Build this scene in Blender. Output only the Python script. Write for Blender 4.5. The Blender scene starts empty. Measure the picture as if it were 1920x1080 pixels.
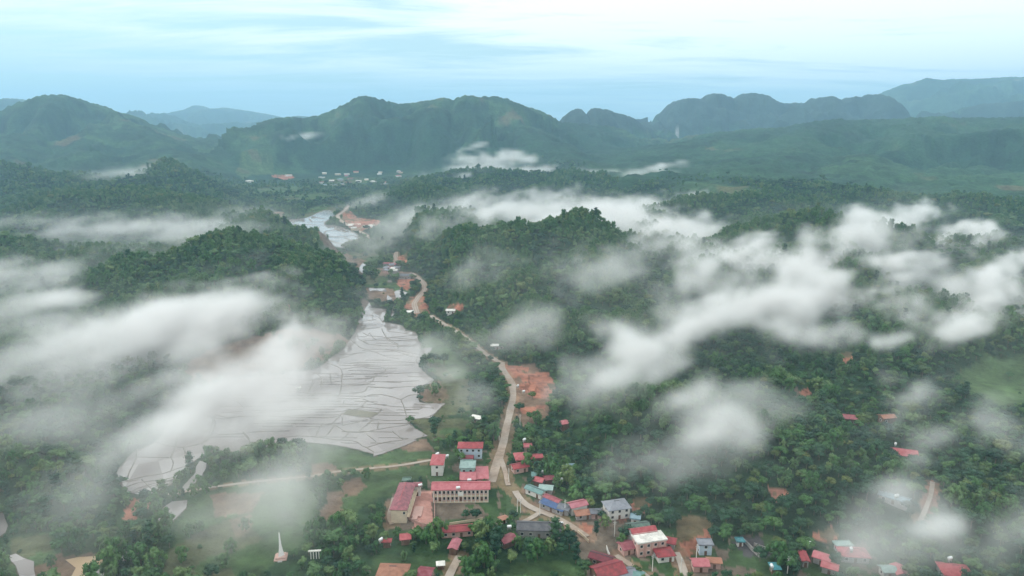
import bpy, math, random
import numpy as np
from mathutils import Vector, Matrix
R = math.radians
random.seed(7)
S = bpy.context.scene
COL = S.collection

# ------------------------------------------------------------------ camera
CAM_H, PITCH, FPX = 180.0, R(13.2), 1297.0
cam_d = bpy.data.cameras.new('camera'); cam_d.sensor_width = 36.0; cam_d.lens = FPX/1920*36
cam_d.clip_start = 1.0; cam_d.clip_end = 80000.0
cam = bpy.data.objects.new('camera', cam_d); COL.objects.link(cam)
cam.location = (0, 0, CAM_H); cam.rotation_euler = (math.pi/2-PITCH, 0, 0)
S.camera = cam

# ------------------------------------------------------------------ sky
SUN_EL, SUN_AZ = R(30), R(-78)          # azimuth clockwise from +Y
W = bpy.data.worlds.new('World'); S.world = W; W.use_nodes = True
nt = W.node_tree; nt.nodes.clear()
def N(tree, typ, **kw):
    n = tree.nodes.new(typ)
    for k, v in kw.items(): setattr(n, k, v)
    return n
def MATH(tree, op, a, b=None, clamp=False):
    n = N(tree, 'ShaderNodeMath', operation=op, use_clamp=clamp)
    for i, v in enumerate((a, b)):
        if v is None: continue
        if isinstance(v, (int, float)): n.inputs[i].default_value = v
        else: tree.links.new(v, n.inputs[i])
    return n.outputs[0]
def RAMP(tree, val, stops):
    n = N(tree, 'ShaderNodeValToRGB')
    cr = n.color_ramp
    while len(cr.elements) < len(stops): cr.elements.new(0.5)
    for e, (p, c) in zip(cr.elements, stops):
        e.position = p; e.color = (c[0], c[1], c[2], 1) if not isinstance(c, (int, float)) else (c, c, c, 1)
    tree.links.new(val, n.inputs[0]); return n.outputs[0]
def MIX(tree, fac, a, b, blend='MIX'):
    n = N(tree, 'ShaderNodeMix', data_type='RGBA', blend_type=blend)
    for s, v in ((n.inputs[0], fac), (n.inputs[6], a), (n.inputs[7], b)):
        if isinstance(v, (int, float)): s.default_value = v
        elif isinstance(v, tuple): s.default_value = (*v, 1) if len(v) == 3 else v
        else: tree.links.new(v, s)
    return n.outputs[2]
sky = N(nt, 'ShaderNodeTexSky', sky_type='NISHITA', sun_disc=False, sun_elevation=SUN_EL, sun_rotation=SUN_AZ,
        altitude=300, air_density=1.2, dust_density=1.0, ozone_density=1.5)
tc = N(nt, 'ShaderNodeTexCoord')
sep = N(nt, 'ShaderNodeSeparateXYZ'); nt.links.new(tc.outputs['Generated'], sep.inputs[0])
zc = MATH(nt, 'MAXIMUM', sep.outputs[2], 0.0)
zz = MATH(nt, 'ADD', zc, 0.07)
cx = MATH(nt, 'DIVIDE', sep.outputs[0], zz); cy = MATH(nt, 'DIVIDE', sep.outputs[1], zz)
cmb = N(nt, 'ShaderNodeCombineXYZ'); nt.links.new(cx, cmb.inputs[0]); nt.links.new(cy, cmb.inputs[1])
mp = N(nt, 'ShaderNodeMapping'); nt.links.new(cmb.outputs[0], mp.inputs[0])
mp.inputs['Scale'].default_value = (0.42, 1.05, 1); mp.inputs['Rotation'].default_value = (0, 0, R(12)); mp.inputs['Location'].default_value = (3.1, 1.7, 0)
n1 = N(nt, 'ShaderNodeTexNoise'); nt.links.new(mp.outputs[0], n1.inputs['Vector'])
n1.inputs['Scale'].default_value = 1.0; n1.inputs['Detail'].default_value = 9; n1.inputs['Roughness'].default_value = .62; n1.inputs['Distortion'].default_value = .5
# cover thickens upward and to the right (east) as a cloud deck does
cov = MATH(nt, 'ADD', MATH(nt, 'MULTIPLY', sep.outputs[0], 0.62), MATH(nt, 'MULTIPLY', zc, 4.0))
cf = MATH(nt, 'ADD', MATH(nt, 'ADD', MATH(nt, 'MULTIPLY', MATH(nt, 'SUBTRACT', n1.outputs[0], 0.5), 4.4), 0.38), cov)
SKY_FAC = RAMP(nt, cf, [(0.1, 0.30), (0.5, 0.66), (0.85, 0.94), (1.0, 1.0)])
n2 = N(nt, 'ShaderNodeTexNoise'); nt.links.new(mp.outputs[0], n2.inputs['Vector']); n2.inputs['Scale'].default_value = 2.2; n2.inputs['Detail'].default_value = 5
SKY_CLOUD_LO, SKY_CLOUD_HI = (0.93, 1.08, 1.10), (1.42, 1.44, 1.38)
ccol = MIX(nt, RAMP(nt, MATH(nt, 'ADD', MATH(nt, 'MULTIPLY', n2.outputs[0], .7), cov), [(0.25, 0.0), (0.8, 1.0)]), SKY_CLOUD_LO, SKY_CLOUD_HI)
skm = N(nt, 'ShaderNodeVectorMath', operation='MULTIPLY'); nt.links.new(sky.outputs[0], skm.inputs[0]); skm.inputs[1].default_value = (1.0, 1.32, 1.25)
SKY_STR = 0.10
skb = N(nt, 'ShaderNodeVectorMath', operation='SCALE'); nt.links.new(ccol, skb.inputs[0]); skb.inputs['Scale'].default_value = 1/SKY_STR
fin = MIX(nt, SKY_FAC, skm.outputs[0], skb.outputs[0])
bg = N(nt, 'ShaderNodeBackground'); nt.links.new(fin, bg.inputs[0]); bg.inputs[1].default_value = SKY_STR
wo = N(nt, 'ShaderNodeOutputWorld'); nt.links.new(bg.outputs[0], wo.inputs[0])

# ------------------------------------------------------------------ sun (veiled by the cloud deck)
sd = bpy.data.lights.new('sun', 'SUN'); sd.energy = 1.5; sd.angle = R(11); sd.color = (1, .95, .88)
sun = bpy.data.objects.new('sun', sd); COL.objects.link(sun)
sv = Vector((math.sin(SUN_AZ)*math.cos(SUN_EL), math.cos(SUN_AZ)*math.cos(SUN_EL), math.sin(SUN_EL)))
sun.rotation_euler = sv.to_track_quat('Z', 'Y').to_euler(); sun.location = (0, 0, 2000)

S.view_settings.view_transform = 'Standard'; S.view_settings.look = 'None'
S.view_settings.exposure = 0.22; S.view_settings.gamma = 1.0
S.render.engine = 'CYCLES'
cy_ = S.cycles
cy_.max_bounces = 6; cy_.diffuse_bounces = 2; cy_.glossy_bounces = 2; cy_.transmission_bounces = 2; cy_.transparent_max_bounces = 6
cy_.volume_bounces = 2; cy_.volume_step_rate = 2.0; cy_.volume_preview_step_rate = 2.0; cy_.volume_max_steps = 200
cy_.use_denoising = True; cy_.sample_clamp_indirect = 4.0

# ------------------------------------------------------------------ pixels of the 1920x1080 photograph to points of the place
CP, SP = math.cos(PITCH), math.sin(PITCH)
def ray(px, py):
    X = (px-960)/FPX; U = (540-py)/FPX
    return np.array([X, CP+U*SP, -SP+U*CP])
def at_depth(px, py, Y):
    d = ray(px, py); t = Y/d[1]; return (d[0]*t, Y, CAM_H+d[2]*t)
def at_z(px, py, z=0.0):
    d = ray(px, py); t = (z-CAM_H)/d[2]; return (d[0]*t, d[1]*t, z)
def flat(pts, z=0.0): return np.array([at_z(px, py, z)[:2] for px, py in pts])

# ------------------------------------------------------------------ noise
def vnoise(x, y, seed):
    rs = np.random.RandomState(seed); L = rs.rand(256, 256)
    xi = np.floor(x).astype(int); yi = np.floor(y).astype(int); fx = x-xi; fy = y-yi
    fx = fx*fx*(3-2*fx); fy = fy*fy*(3-2*fy)
    a = L[xi & 255, yi & 255]; b = L[(xi+1) & 255, yi & 255]; c = L[xi & 255, (yi+1) & 255]; d = L[(xi+1) & 255, (yi+1) & 255]
    return (a*(1-fx)+b*fx)*(1-fy)+(c*(1-fx)+d*fx)*fy
def fbm(x, y, seed, octv=4, gain=.5):
    s = 0; a = 1; t = 0
    for i in range(octv):
        s = s+a*vnoise(x*2**i+13.7*i, y*2**i-7.3*i, seed+i); t += a; a *= gain
    return s/t
def sst(a, b, v):
    t = np.clip((v-a)/(b-a), 0, 1); return t*t*(3-2*t)
def inpoly(x, y, P):
    r = np.zeros(x.shape, bool)
    m = (x >= P[:, 0].min()) & (x <= P[:, 0].max()) & (y >= P[:, 1].min()) & (y <= P[:, 1].max())
    if not m.any(): return r
    xs, ys = x[m], y[m]; c = np.zeros(xs.shape, bool); n = len(P)
    for i in range(n):
        x1, y1 = P[i]; x2, y2 = P[(i+1) % n]
        if y1 == y2: continue
        c ^= ((y1 > ys) != (y2 > ys)) & (xs < (x2-x1)*(ys-y1)/(y2-y1)+x1)
    r[m] = c; return r

# ------------------------------------------------------------------ relief: ridge lines (px, py, depth), reach in front, reach behind, steepness
RIDGES = [
 # far ranges
 ([(300,226,9880),(345,206,9880),(367,196,9880),(382,202,9880),(402,204,9880),(425,202,9880),(465,208,9880),(500,214,9880),(540,226,9880)], 2280, 2280, 1),
 ([(455,248,7980),(480,234,7980),(505,226,7980),(530,221,7980),(560,218,7980),(600,222,7980),(640,224,7980)], 1520, 1900, 1),
 ([(-200,200,6460),(-60,188,6460),(0,186,6460),(30,186,6460),(62,191,6460),(110,212,6460)], 1672, 1900, 1),
 ([(240,222,7220),(280,217,7220),(305,216,7220),(330,228,7220),(345,238,7220),(380,237,7220),(410,235,7220),(428,231,7220),(445,232,7220),(455,240,7220),(475,243,7220),(490,262,7220)], 684, 1140, 2),
 ([(382,262,5168),(400,250,5168),(412,256,5168),(428,247,5168),(442,252,5168),(455,264,5168)], 197, 228, 2),
 ([(1600,205,7220),(1650,182,7220),(1690,163,7220),(1735,146,7220),(1755,150,7220),(1800,147,7220),(1860,145,7220),(1930,145,7220),(2100,150,7220),(2400,190,7220)], 2432, 2280, 1),
 ([(1790,220,4940),(1812,203,4940),(1840,195,4940),(1880,193,4940),(1930,187,4940),(2050,190,4940)], 456, 684, 2),
 # karst towers
 ([(1046,240,4081),(1054,222,4081),(1066,212,4081),(1078,205,4081),(1090,206,4081),(1100,218,4081),(1110,205,4081),(1122,205,4081),(1145,209,4081),(1168,215,4081),(1190,223,4081),(1206,234,4081),(1222,242,4081)], 346, 462, 3),
 ([(1228,250,4774),(1240,222,4774),(1252,205,4774),(1268,192,4774),(1290,186,4774),(1318,190,4774),(1335,177,4774),(1352,177,4774),(1375,184,4774),(1395,173,4774),(1415,173,4774),(1440,179,4774),(1462,190,4774),(1478,194,4774),(1500,194,4774),(1518,200,4774),(1532,184,4774),(1548,181,4774),(1562,185,4774),(1574,196,4774),(1588,192,4774),(1600,182,4774),(1612,186,4774),(1630,177,4774),(1648,181,4774),(1662,196,4774),(1680,212,4774),(1700,216,4774),(1725,226,4774)], 539, 693, 3),
 # left mountain and its spurs
 ([(-260,240,3268),(-120,255,3344),(-40,240,3420),(0,232,3420),(30,210,3420),(55,196,3420),(75,189,3420),(105,187,3420),(132,187,3420),(150,192,3420),(190,202,3420),(235,212,3420),(258,219,3420),(282,232,3420),(320,248,3344),(350,262,3192),(390,285,2964)], 936, 1080, 1),
 ([(110,200,3306),(80,225,3040),(45,255,2736),(10,290,2432)], 360, 360, 1),
 ([(215,215,3268),(250,240,2964),(310,275,2660),(380,305,2356)], 374, 374, 1),
 ([(150,215,3192),(160,245,2888),(170,280,2508)], 273, 273, 1),
 # central massif
 ([(455,290,3397),(500,268,3397),(545,250,3397),(580,235,3397),(605,219,3318),(625,209,3318),(650,199,3318),(682,190,3318),(715,192,3318),(745,194,3318),(770,193,3318),(800,188,3318),(830,190,3318),(860,187,3318),(895,187,3318),(920,189,3318),(950,188,3318),(980,194,3318),(1008,203,3318),(1030,216,3318),(1050,229,3318),(1080,246,3239),(1120,266,3081),(1170,286,2923),(1225,308,2607)], 1050, 1050, 1),
 ([(830,205,3160),(810,228,2923),(770,256,2646),(730,284,2420)], 336, 336, 1),
 ([(930,200,3200),(980,236,2923),(1040,275,2568),(1100,308,2250)], 336, 336, 1),
 ([(690,200,3200),(640,235,2923),(590,268,2700)], 294, 336, 1),
 ([(880,210,3160),(890,250,2765),(900,290,2410)], 210, 210, 1),
 # long slope on the right
 ([(1180,318,2052),(1260,290,2356),(1330,264,2660),(1400,247,2888),(1460,238,3002),(1510,234,3040),(1560,229,3040),(1640,226,3040),(1760,223,3040),(1920,222,3040),(2300,226,2964),(2700,240,2736)], 1900, 912, 4),
 ([(1560,236,2888),(1500,262,2508),(1420,295,2128),(1340,325,1786)], 342, 342, 1),
 ([(1760,235,2812),(1690,268,2356),(1600,305,1976),(1500,345,1596)], 319, 319, 1),
 ([(1960,235,2736),(1900,275,2280),(1800,320,1862),(1690,365,1482)], 304, 304, 1),
 ([(2200,250,2432),(2050,310,1900),(1920,370,1520)], 304, 304, 1),
 # middle hills
 ([(-200,320,1662),(-60,308,1710),(0,305,1758),(45,318,1738),(90,334,1691),(125,352,1615)], 297, 378, 1),
 ([(195,335,1786),(215,322,1786),(240,311,1786),(272,301,1776),(300,300,1767),(325,305,1758),(345,303,1758),(368,311,1748),(400,330,1729),(440,352,1710),(475,374,1672)], 297, 297, 1),
 ([(70,345,2945),(100,316,2945),(130,335,2945)], 234, 270, 2),
 ([(437,325,2898),(448,304,2898),(462,302,2898),(474,312,2898),(480,325,2898)], 81, 144, 2),
 ([(-150,398,1188),(0,395,1235),(90,382,1264),(130,358,1311),(165,345,1330),(205,341,1330),(245,351,1311),(275,362,1282),(300,374,1244)], 189, 234, 1),
 ([(300,374,1244),(340,382,1216),(385,398,1178),(440,414,1121),(500,424,1054),(560,446,978),(600,460,922),(632,476,855)], 108, 117, 1),
 ([(662,382,1482),(690,362,1501),(720,352,1510),(755,346,1510),(800,350,1501),(850,364,1482),(900,380,1444)], 189, 216, 1),
 ([(845,358,1824),(900,344,1824),(960,342,1824),(1005,340,1814),(1060,335,1814),(1110,342,1805),(1150,358,1786),(1190,376,1748)], 234, 252, 1),
 ([(1200,350,2042),(1250,338,2090),(1330,333,2090),(1420,345,2042)], 297, 297, 1),
 # hill left of the valley
 ([(240,500,710),(300,485,730),(340,468,739),(375,452,749),(400,447,754),(440,449,754),(480,455,749),(520,464,734),(560,478,720),(605,500,691),(640,522,662),(664,546,634),(676,574,605)], 156, 161, 1),
 ([(440,449,754),(455,490,691),(470,530,634)], 76, 76, 1),
 ([(560,478,720),(565,520,662),(560,560,614)], 71, 71, 1),
 ([(240,560,614),(300,530,629),(360,524,634),(410,530,629),(450,546,619)], 76, 76, 1),
 ([(-100,470,826),(60,458,845),(180,452,854),(300,455,864)], 142, 171, 1),
 ([(-120,600,600),(20,590,620),(120,600,610)], 120, 160, 1),
 # left near hills
 ([(-160,700,430),(0,704,440),(90,716,430),(170,750,405),(205,800,375)], 110, 150, 1),
 ([(-120,880,310),(40,884,305),(130,894,300),(220,922,290)], 70, 80, 1),
 # hills on the right of the valley
 ([(748,470,810),(775,450,819),(820,438,823),(880,430,828),(940,434,828),(985,430,828),(1020,420,833),(1060,410,833),(1105,410,828),(1140,424,819),(1175,446,800)], 176, 176, 1),
 ([(960,432,819),(985,500,699),(1015,562,607)], 79, 79, 1),
 ([(850,434,819),(850,490,708),(865,545,626)], 74, 70, 1),
 ([(1100,415,819),(1120,470,727),(1125,530,644)], 79, 79, 1),
 ([(1500,410,828),(1490,480,736),(1440,545,644)], 74, 74, 1),
 ([(1700,440,828),(1645,500,718),(1580,560,626)], 79, 79, 1),
 ([(1900,446,828),(1865,498,718),(1800,545,635)], 79, 79, 1),
 ([(1160,528,699),(1210,515,704),(1250,500,707),(1290,482,708),(1320,486,704),(1355,504,695),(1400,530,681)], 114, 114, 1),
 ([(1270,492,704),(1235,535,644),(1190,585,561)], 66, 66, 1),
 ([(1425,416,846),(1450,396,846),(1480,389,846),(1520,387,846),(1560,388,846),(1590,396,846),(1615,410,842),(1650,408,842),(1680,422,837),(1720,442,833),(1770,440,833),(1800,428,833),(1830,428,833),(1870,434,833),(1905,444,828),(1960,460,819),(2100,470,810)], 149, 167, 1),
 ([(1540,400,828),(1570,455,745),(1600,500,672)], 74, 74, 1),
 ([(1030,618,542),(1065,602,549),(1100,592,551),(1130,594,551),(1170,612,542),(1200,640,513)], 81, 81, 1),
 ([(1085,770,375),(1150,742,385),(1230,722,392),(1300,716,392),(1360,730,385),(1430,765,365),(1500,796,348),(1570,830,330),(1640,860,318),(1720,895,303)], 88, 80, 1),
 ([(1600,632,513),(1660,606,532),(1720,585,546),(1780,564,560),(1860,544,580),(1930,530,594),(2100,505,627)], 117, 135, 1),
 ([(1760,770,420),(1860,740,440),(1960,720,450),(2100,700,460)], 110, 110, 1),
]
RG = []
for pts, wf, wb, st in RIDGES:
    q = [at_depth(*p) for p in pts]
    q = [(x, y, max(z-(6.5 if y < 2600 else 0), 2.0)) for x, y, z in q]
    RG.append((np.array(q), wf, wb, st))

# valley floor (kept level): outline on the z=0 plane
FLOOR = [flat(P) for P in (
 [(740,470),(770,500),(800,520),(815,560),(820,590),(870,620),(930,665),(990,690),(1050,700),(1050,760),(1010,800),(1060,840),(1110,900),(1220,925),(1360,960),(1370,1040),(1700,1040),(1900,1090),(1900,1250),(-100,1250),(-60,990),(30,960),(100,990),(270,960),(240,900),(200,870),(230,800),(330,740),(400,700),(440,690),(560,690),(620,650),(662,620),(700,560),(690,520),(660,490),(640,470)],
 [(380,385),(640,380),(760,400),(740,470),(640,470),(600,462),(500,425)],
 [(480,332),(560,327),(640,324),(790,326),(800,345),(690,356),(650,385),(480,385)],
)]
def near_poly(x, y, P):
    d = np.full(x.shape, 1e9); n = len(P)
    for i in range(n):
        a = P[i]; b = P[(i+1) % n]; e = b-a; L = (e**2).sum()+1e-9
        t = np.clip(((x-a[0])*e[0]+(y-a[1])*e[1])/L, 0, 1)
        d = np.minimum(d, (x-a[0]-t*e[0])**2+(y-a[1]-t*e[1])**2)
    d = np.sqrt(d); ins = inpoly(x, y, P)
    return np.where(ins, 0.0, d)
def height(x, y):
    x = np.asarray(x, float); y = np.asarray(y, float); shp = x.shape; x = x.ravel(); y = y.ravel()
    r = np.hypot(x, y)
    acc = np.zeros_like(x); crest = np.zeros_like(x)
    wn = {}
    def warp(sc):
        if sc not in wn: wn[sc] = 1-2*np.abs(fbm(x/sc, y/sc, 31, 4)-.5)*2
        return wn[sc]
    for Q, wf, wb, st in RG:
        wm = max(wf, wb)*1.5
        m = (x > Q[:, 0].min()-wm) & (x < Q[:, 0].max()+wm) & (y > Q[:, 1].min()-wm) & (y < Q[:, 1].max()+wm)
        if not m.any(): continue
        xs, ys = x[m], y[m]; best = np.full(xs.shape, 1e18); zb = np.zeros(xs.shape); side = np.zeros(xs.shape)
        sc = min(max(wm/2.6, 45.0), 700.0); sc = 2.0**round(math.log2(sc))
        nz = fbm(xs/sc, ys/sc, 31, 4); rdg = np.abs(nz-.5)*4
        hs = np.zeros(xs.shape)
        for i in range(len(Q)-1):
            a, b = Q[i], Q[i+1]; ex, ey = b[0]-a[0], b[1]-a[1]; L = ex*ex+ey*ey+1e-9
            tr = ((xs-a[0])*ex+(ys-a[1])*ey)/L; t = np.clip(tr, 0, 1)
            dx = xs-a[0]-t*ex; dy = ys-a[1]-t*ey; ov_ = (tr-t)**2*L
            d2 = dx*dx+dy*dy+(ov_*9 if (wm > 600 and i in (0, len(Q)-2)) else 0)
            k = d2 < best
            best[k] = d2[k]; zb[k] = (a[2]+t*(b[2]-a[2]))[k]; side[k] = (dy/np.sqrt(d2+1))[k]
        d = np.sqrt(best)
        w = (wb+(wf-wb)*sst(.5, -.5, side))*1.0
        q = np.clip(d/w*(1+(0.40 if wm < 900 else .75)*(np.minimum(rdg, 1.3)-.42)*sst(0.03, .35, d/w)), 0, 1)
        if st == 1: hs = zb*(0.5+0.5*np.cos(np.pi*q))*(1-.12*q)
        elif st == 2: hs = zb*(1-q**1.7)**1.2
        elif st == 4: hs = zb*np.where(q < .12, 1-q*q/.24*1.06, 1-.0636-(q-.12)*1.064)
        else: hs = zb*(1-q**2.2)**1.3
        if wm > 500: crest[m] = np.where(hs > .8*np.maximum(acc[m], 1e-9)**.2, np.maximum(crest[m], 1-d/w*1.6), crest[m])
        acc[m] += np.maximum(hs, 0)**5
    h = acc**0.2
    # rolling ground
    roll = (fbm(x/170, y/170, 5, 4)-.38)*sst(250, 1200, r)*22+(fbm(x/700, y/700, 9, 3)-.38)*sst(1500, 4000, r)*45
    roll = np.maximum(roll, 0)
    h = h+roll*np.clip(1.2-h/90, .25, 1)
    # gullies and knolls on slopes
    g = (fbm(x/80, y/80, 15, 4)-.5)*52*sst(3, 30, h)*sst(3600, 1700, r)
    rd2 = 1-np.abs(fbm(x/430, y/430, 17, 5)-.5)*7
    g2 = np.maximum(rd2-.50, -1.1)*105*sst(25, 150, h)*sst(1100, 2100, r)*(1-.92*sst(.62, .98, crest))
    # crests stay near their own height: the relief cuts into the flanks
    h = h+g*np.where(g > 0, .45, 1)+np.where(g2 > 0, g2*.25, g2)
    h = h+(fbm(x/16, y/16, 22, 3)-.5)*(9*sst(1300, 1900, r)+9*sst(2400, 3300, r))*sst(5, 25, h)
    for P in FLOOR:
        near = (x > P[:, 0].min()-200) & (x < P[:, 0].max()+200) & (y > P[:, 1].min()-200) & (y < P[:, 1].max()+200)
        if near.any():
            dd = near_poly(x[near], y[near], P)
            h[near] *= sst(0, 42 if P[:, 1].max() < 1900 else 220, dd)
    h = np.maximum(h, 0)
    return h.reshape(shp)
# raster of the near country for quick look-ups
GX0, GY0, GS = -1700.0, 150.0, 5.0
gx = np.arange(GX0, 1900, GS); gy = np.arange(GY0, 3200, GS)
GH = height(*np.meshgrid(gx, gy, indexing='ij'))
def hq(x, y):
    u = np.clip((np.asarray(x, float)-GX0)/GS, 0, len(gx)-1.001); v = np.clip((np.asarray(y, float)-GY0)/GS, 0, len(gy)-1.001)
    i = u.astype(int); j = v.astype(int); fu = u-i; fv = v-j
    return (GH[i, j]*(1-fu)+GH[i+1, j]*fu)*(1-fv)+(GH[i, j+1]*(1-fu)+GH[i+1, j+1]*fu)*fv
def hit(px, py, far=3100.0, up=0.0):
    d = ray(px, py); t = np.linspace(180, far, 4200); x = d[0]*t; y = d[1]*t; z = CAM_H+d[2]*t
    k = np.nonzero(z <= hq(x, y)+up)[0]
    k = k[0] if len(k) else len(t)-1
    return float(x[k]), float(y[k]), float(hq(x[k], y[k]))
def drape(pts): return np.array([hit(px, py)[:2] for px, py in pts])
# ------------------------------------------------------------------ materials
MATS = {}
def new_mat(name):
    m = bpy.data.materials.new(name); m.use_nodes = True; t = m.node_tree; t.nodes.clear()
    o = N(t, 'ShaderNodeOutputMaterial'); b = N(t, 'ShaderNodeBsdfPrincipled'); t.links.new(b.outputs[0], o.inputs[0])
    MATS[name] = m; return m, t, b
def pos_noise(t, scale, detail=3, rough=.55, coord='Object'):
    c = N(t, 'ShaderNodeTexCoord') if coord == 'Object' else N(t, 'ShaderNodeNewGeometry')
    n = N(t, 'ShaderNodeTexNoise'); t.links.new(c.outputs[coord if coord == 'Object' else 'Position'], n.inputs['Vector'])
    n.inputs['Scale'].default_value = scale; n.inputs['Detail'].default_value = detail; n.inputs['Roughness'].default_value = rough
    return n.outputs[0]
def bump(t, b, h, dist, strength=.5):
    n = N(t, 'ShaderNodeBump'); n.inputs['Strength'].default_value = strength; n.inputs['Distance'].default_value = dist
    t.links.new(h, n.inputs['Height']); t.links.new(n.outputs[0], b.inputs['Normal'])
def simple(name, col, rough=.8, scale=.6, var=.25, spec=.3, metal=0.0, bumpd=0.0, coord='Position'):
    m, t, b = new_mat(name)
    n = pos_noise(t, scale, 4, .6, coord)
    lo = tuple(c*(1-var) for c in col); hi = tuple(min(1, c*(1+var)) for c in col)
    t.links.new(RAMP(t, n, [(0.3, lo), (0.7, hi)]), b.inputs['Base Color'])
    b.inputs['Roughness'].default_value = rough; b.inputs['Specular IOR Level'].default_value = spec; b.inputs['Metallic'].default_value = metal
    if bumpd: bump(t, b, n, bumpd)
    return m

# ------------------------------------------------------------------ outlines of the ground cover (pixels of the photograph)
def zc8(P): return [(380+x/3.6, 620+y/3.6) for x, y in P]
def zc5(P): return [(560+x/3.6, 380+y/3.6) for x, y in P]
def zc7(P): return [(x/2.7, 680+y/2.7) for x, y in P]
def zcf(P): return [(380+x/4.8, 300+y/4.8) for x, y in P]     # far valley zoom
def zcr(P): return [(700+x/4.8, 640+y/4.8) for x, y in P]
PADDY_MAIN = [(669,620),(647,652),(632,664),(616,674),(606,686),(591,694),(575,697),(562,695),(547,693),(540,699),(530,703),(508,705),(488,706),(460,707),(436,709),(420,716),(395,730),(370,752),(345,772),(318,790),(300,822),(293,828),(275,838),(259,843),(247,851),(236,862),(222,880),(215,892),(222,908),(240,922),(262,928),(285,925),(304,920),(325,905),(345,880),(362,866),(380,852),(410,846),(463,846),(500,838),(536,831),(574,828),(630,834),(674,842),(702,852),(730,843),(760,828),(802,817),(785,808),(770,798),(763,787),(808,784),(824,767),(835,757),(800,757),(786,754),(786,742),(783,724),(808,719),(813,712),(794,698),(783,681),(777,675),(788,667),(790,656),(783,631),(778,622),(760,620),(754,611),(738,607),(717,604),(727,588),(724,580),(697,578),(693,566),(685,563),(678,566),(677,590),(666,624)]
WATERS = [PADDY_MAIN,
 zc5([(455,403),(430,408),(402,448),(393,485),(412,512),(430,532),(441,502),(432,462),(448,430)]),
 zc5([(140,370),(260,362),(337,372),(300,392),(200,410),(150,402)]),
 zc5([(292,424),(345,428),(350,440),(300,440)]), zc5([(290,452),(330,450),(336,466),(296,466)]),
 zc5([(465,576),(585,580),(592,602),(500,592),(470,600)]), zc5([(648,602),(680,588),(735,607),(690,640),(652,642)]),
 zc5([(597,620),(636,652),(632,668),(595,655)]), zc5([(637,688),(650,700),(642,790),(608,785),(630,740)]),
 zc5([(598,525),(625,522),(628,538),(600,538)]),
 [(772,676),(783,660),(798,652),(810,652),(806,660),(795,668),(787,678),(790,694),(782,692)],
 # far flooded fields
 zcf([(560,580),(640,556),(740,555),(820,536),(905,528),(960,512),(1040,472),(1105,450),(1160,456),(1200,492),(1150,520),(1130,545),(1100,560),(1100,585),(1180,590),(1240,606),(1365,650),(1420,700),(1365,725),(1300,728),(1270,758),(1262,790),(1200,782),(1120,770),(1010,738),(930,715),(890,690),(870,660),(820,640),(760,626),(700,598),(620,598)]),
 zcf([(518,556),(560,560),(620,600),(545,602)]), zcf([(145,495),(200,468),(215,470),(195,505),(150,505)]), zcf([(250,495),(285,497),(285,512),(250,512)]),
 zcf([(410,440),(440,440),(438,452),(412,452)]), zcf([(450,488),(484,490),(484,504),(455,504)]), zcf([(465,538),(503,538),(503,552),(470,552)]),
 # ponds near the bottom left
 zc7([(830,735),(870,706),(950,698),(944,738),(900,782),(860,818),(830,822),(776,798),(806,770)]),
 zc7([(1012,498),(1045,510),(1022,592),(965,628),(935,654),(916,655),(952,600),(988,560)]),
 zc7([(36,985),(80,968),(168,1010),(180,1085),(95,1085),(76,1030)]), zc7([(0,748),(26,790),(42,826),(28,862),(-20,892)]),
 zc7([(612,962),(660,955),(656,985),(618,1012),(600,1000)]), zc7([(490,1050),(540,1030),(545,1100),(468,1100)]),
 [(1486,748),(1494,744),(1496,757),(1489,763)], [(1484,773),(1498,773),(1496,779),(1486,778)],
 [(728,838),(745,829),(770,823),(782,826),(765,834),(748,840),(732,846),(716,852),(700,856),(702,848)], 
]
MUD_POND = [zc7([(330,1000),(400,985),(520,978),(532,1010),(468,1048),(452,1095),(350,1100),(384,1040)])]
DRY_PLOT = [zc8([(985,536),(1060,540),(1195,556),(1130,588),(1030,580),(940,566)])]
GRASS = [  # open grass and crops
 zc8([(700,760),(830,772),(940,790),(1050,806),(1110,835),(1200,850),(1340,800),(1430,810),(1560,820),(1540,880),(1350,910),(1130,950),(760,985),(740,900)]),
 zc8([(1080,960),(1560,880),(1560,940),(1500,1000),(1400,1010),(1300,1100),(1120,1150),(1090,1040)]),
 zc8([(1400,600),(1600,590),(1800,600),(1800,660),(1560,760),(1500,690)]),
 [(375,930),(470,905),(590,905),(590,1000),(480,1085),(380,1085),(300,1085),(330,1000),(345,950)],
 [(640,905),(740,880),(740,905),(690,940),(655,985),(640,985)],
 zc5([(330,340),(520,345),(560,390),(480,420),(440,570),(640,575),(700,640),(760,600),(740,560),(660,540),(560,500),(480,470),(460,400),(400,380),(260,350)]),
 zcf([(950,440),(1100,395),(1210,440),(1200,490),(1100,450),(960,505),(900,520)]), zcf([(1290,830),(1600,845),(1600,920),(1400,920),(1300,880)]),
 [(1790,712),(1860,696),(1935,690),(1935,760),(1880,770),(1820,745)], [(950,1062),(1060,1050),(1090,1090),(930,1090)],
 [(600,339),(680,335),(705,342),(620,347)], [(480,354),(560,349),(572,357),(490,362)], [(500,368),(600,362),(640,368),(560,376)],
 [(790,620),(830,640),(880,690),(880,770),(800,790),(800,735),(830,712),(800,690)],
 zcf([(0,430),(180,425),(480,455),(740,470),(740,545),(560,560),(480,560),(330,520),(100,480),(0,450)]),
 zcf([(300,150),(380,120),(640,120),(640,135),(420,150),(370,190)]),
 [(20,1010),(90,1000),(130,1090),(20,1090)],
]
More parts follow.
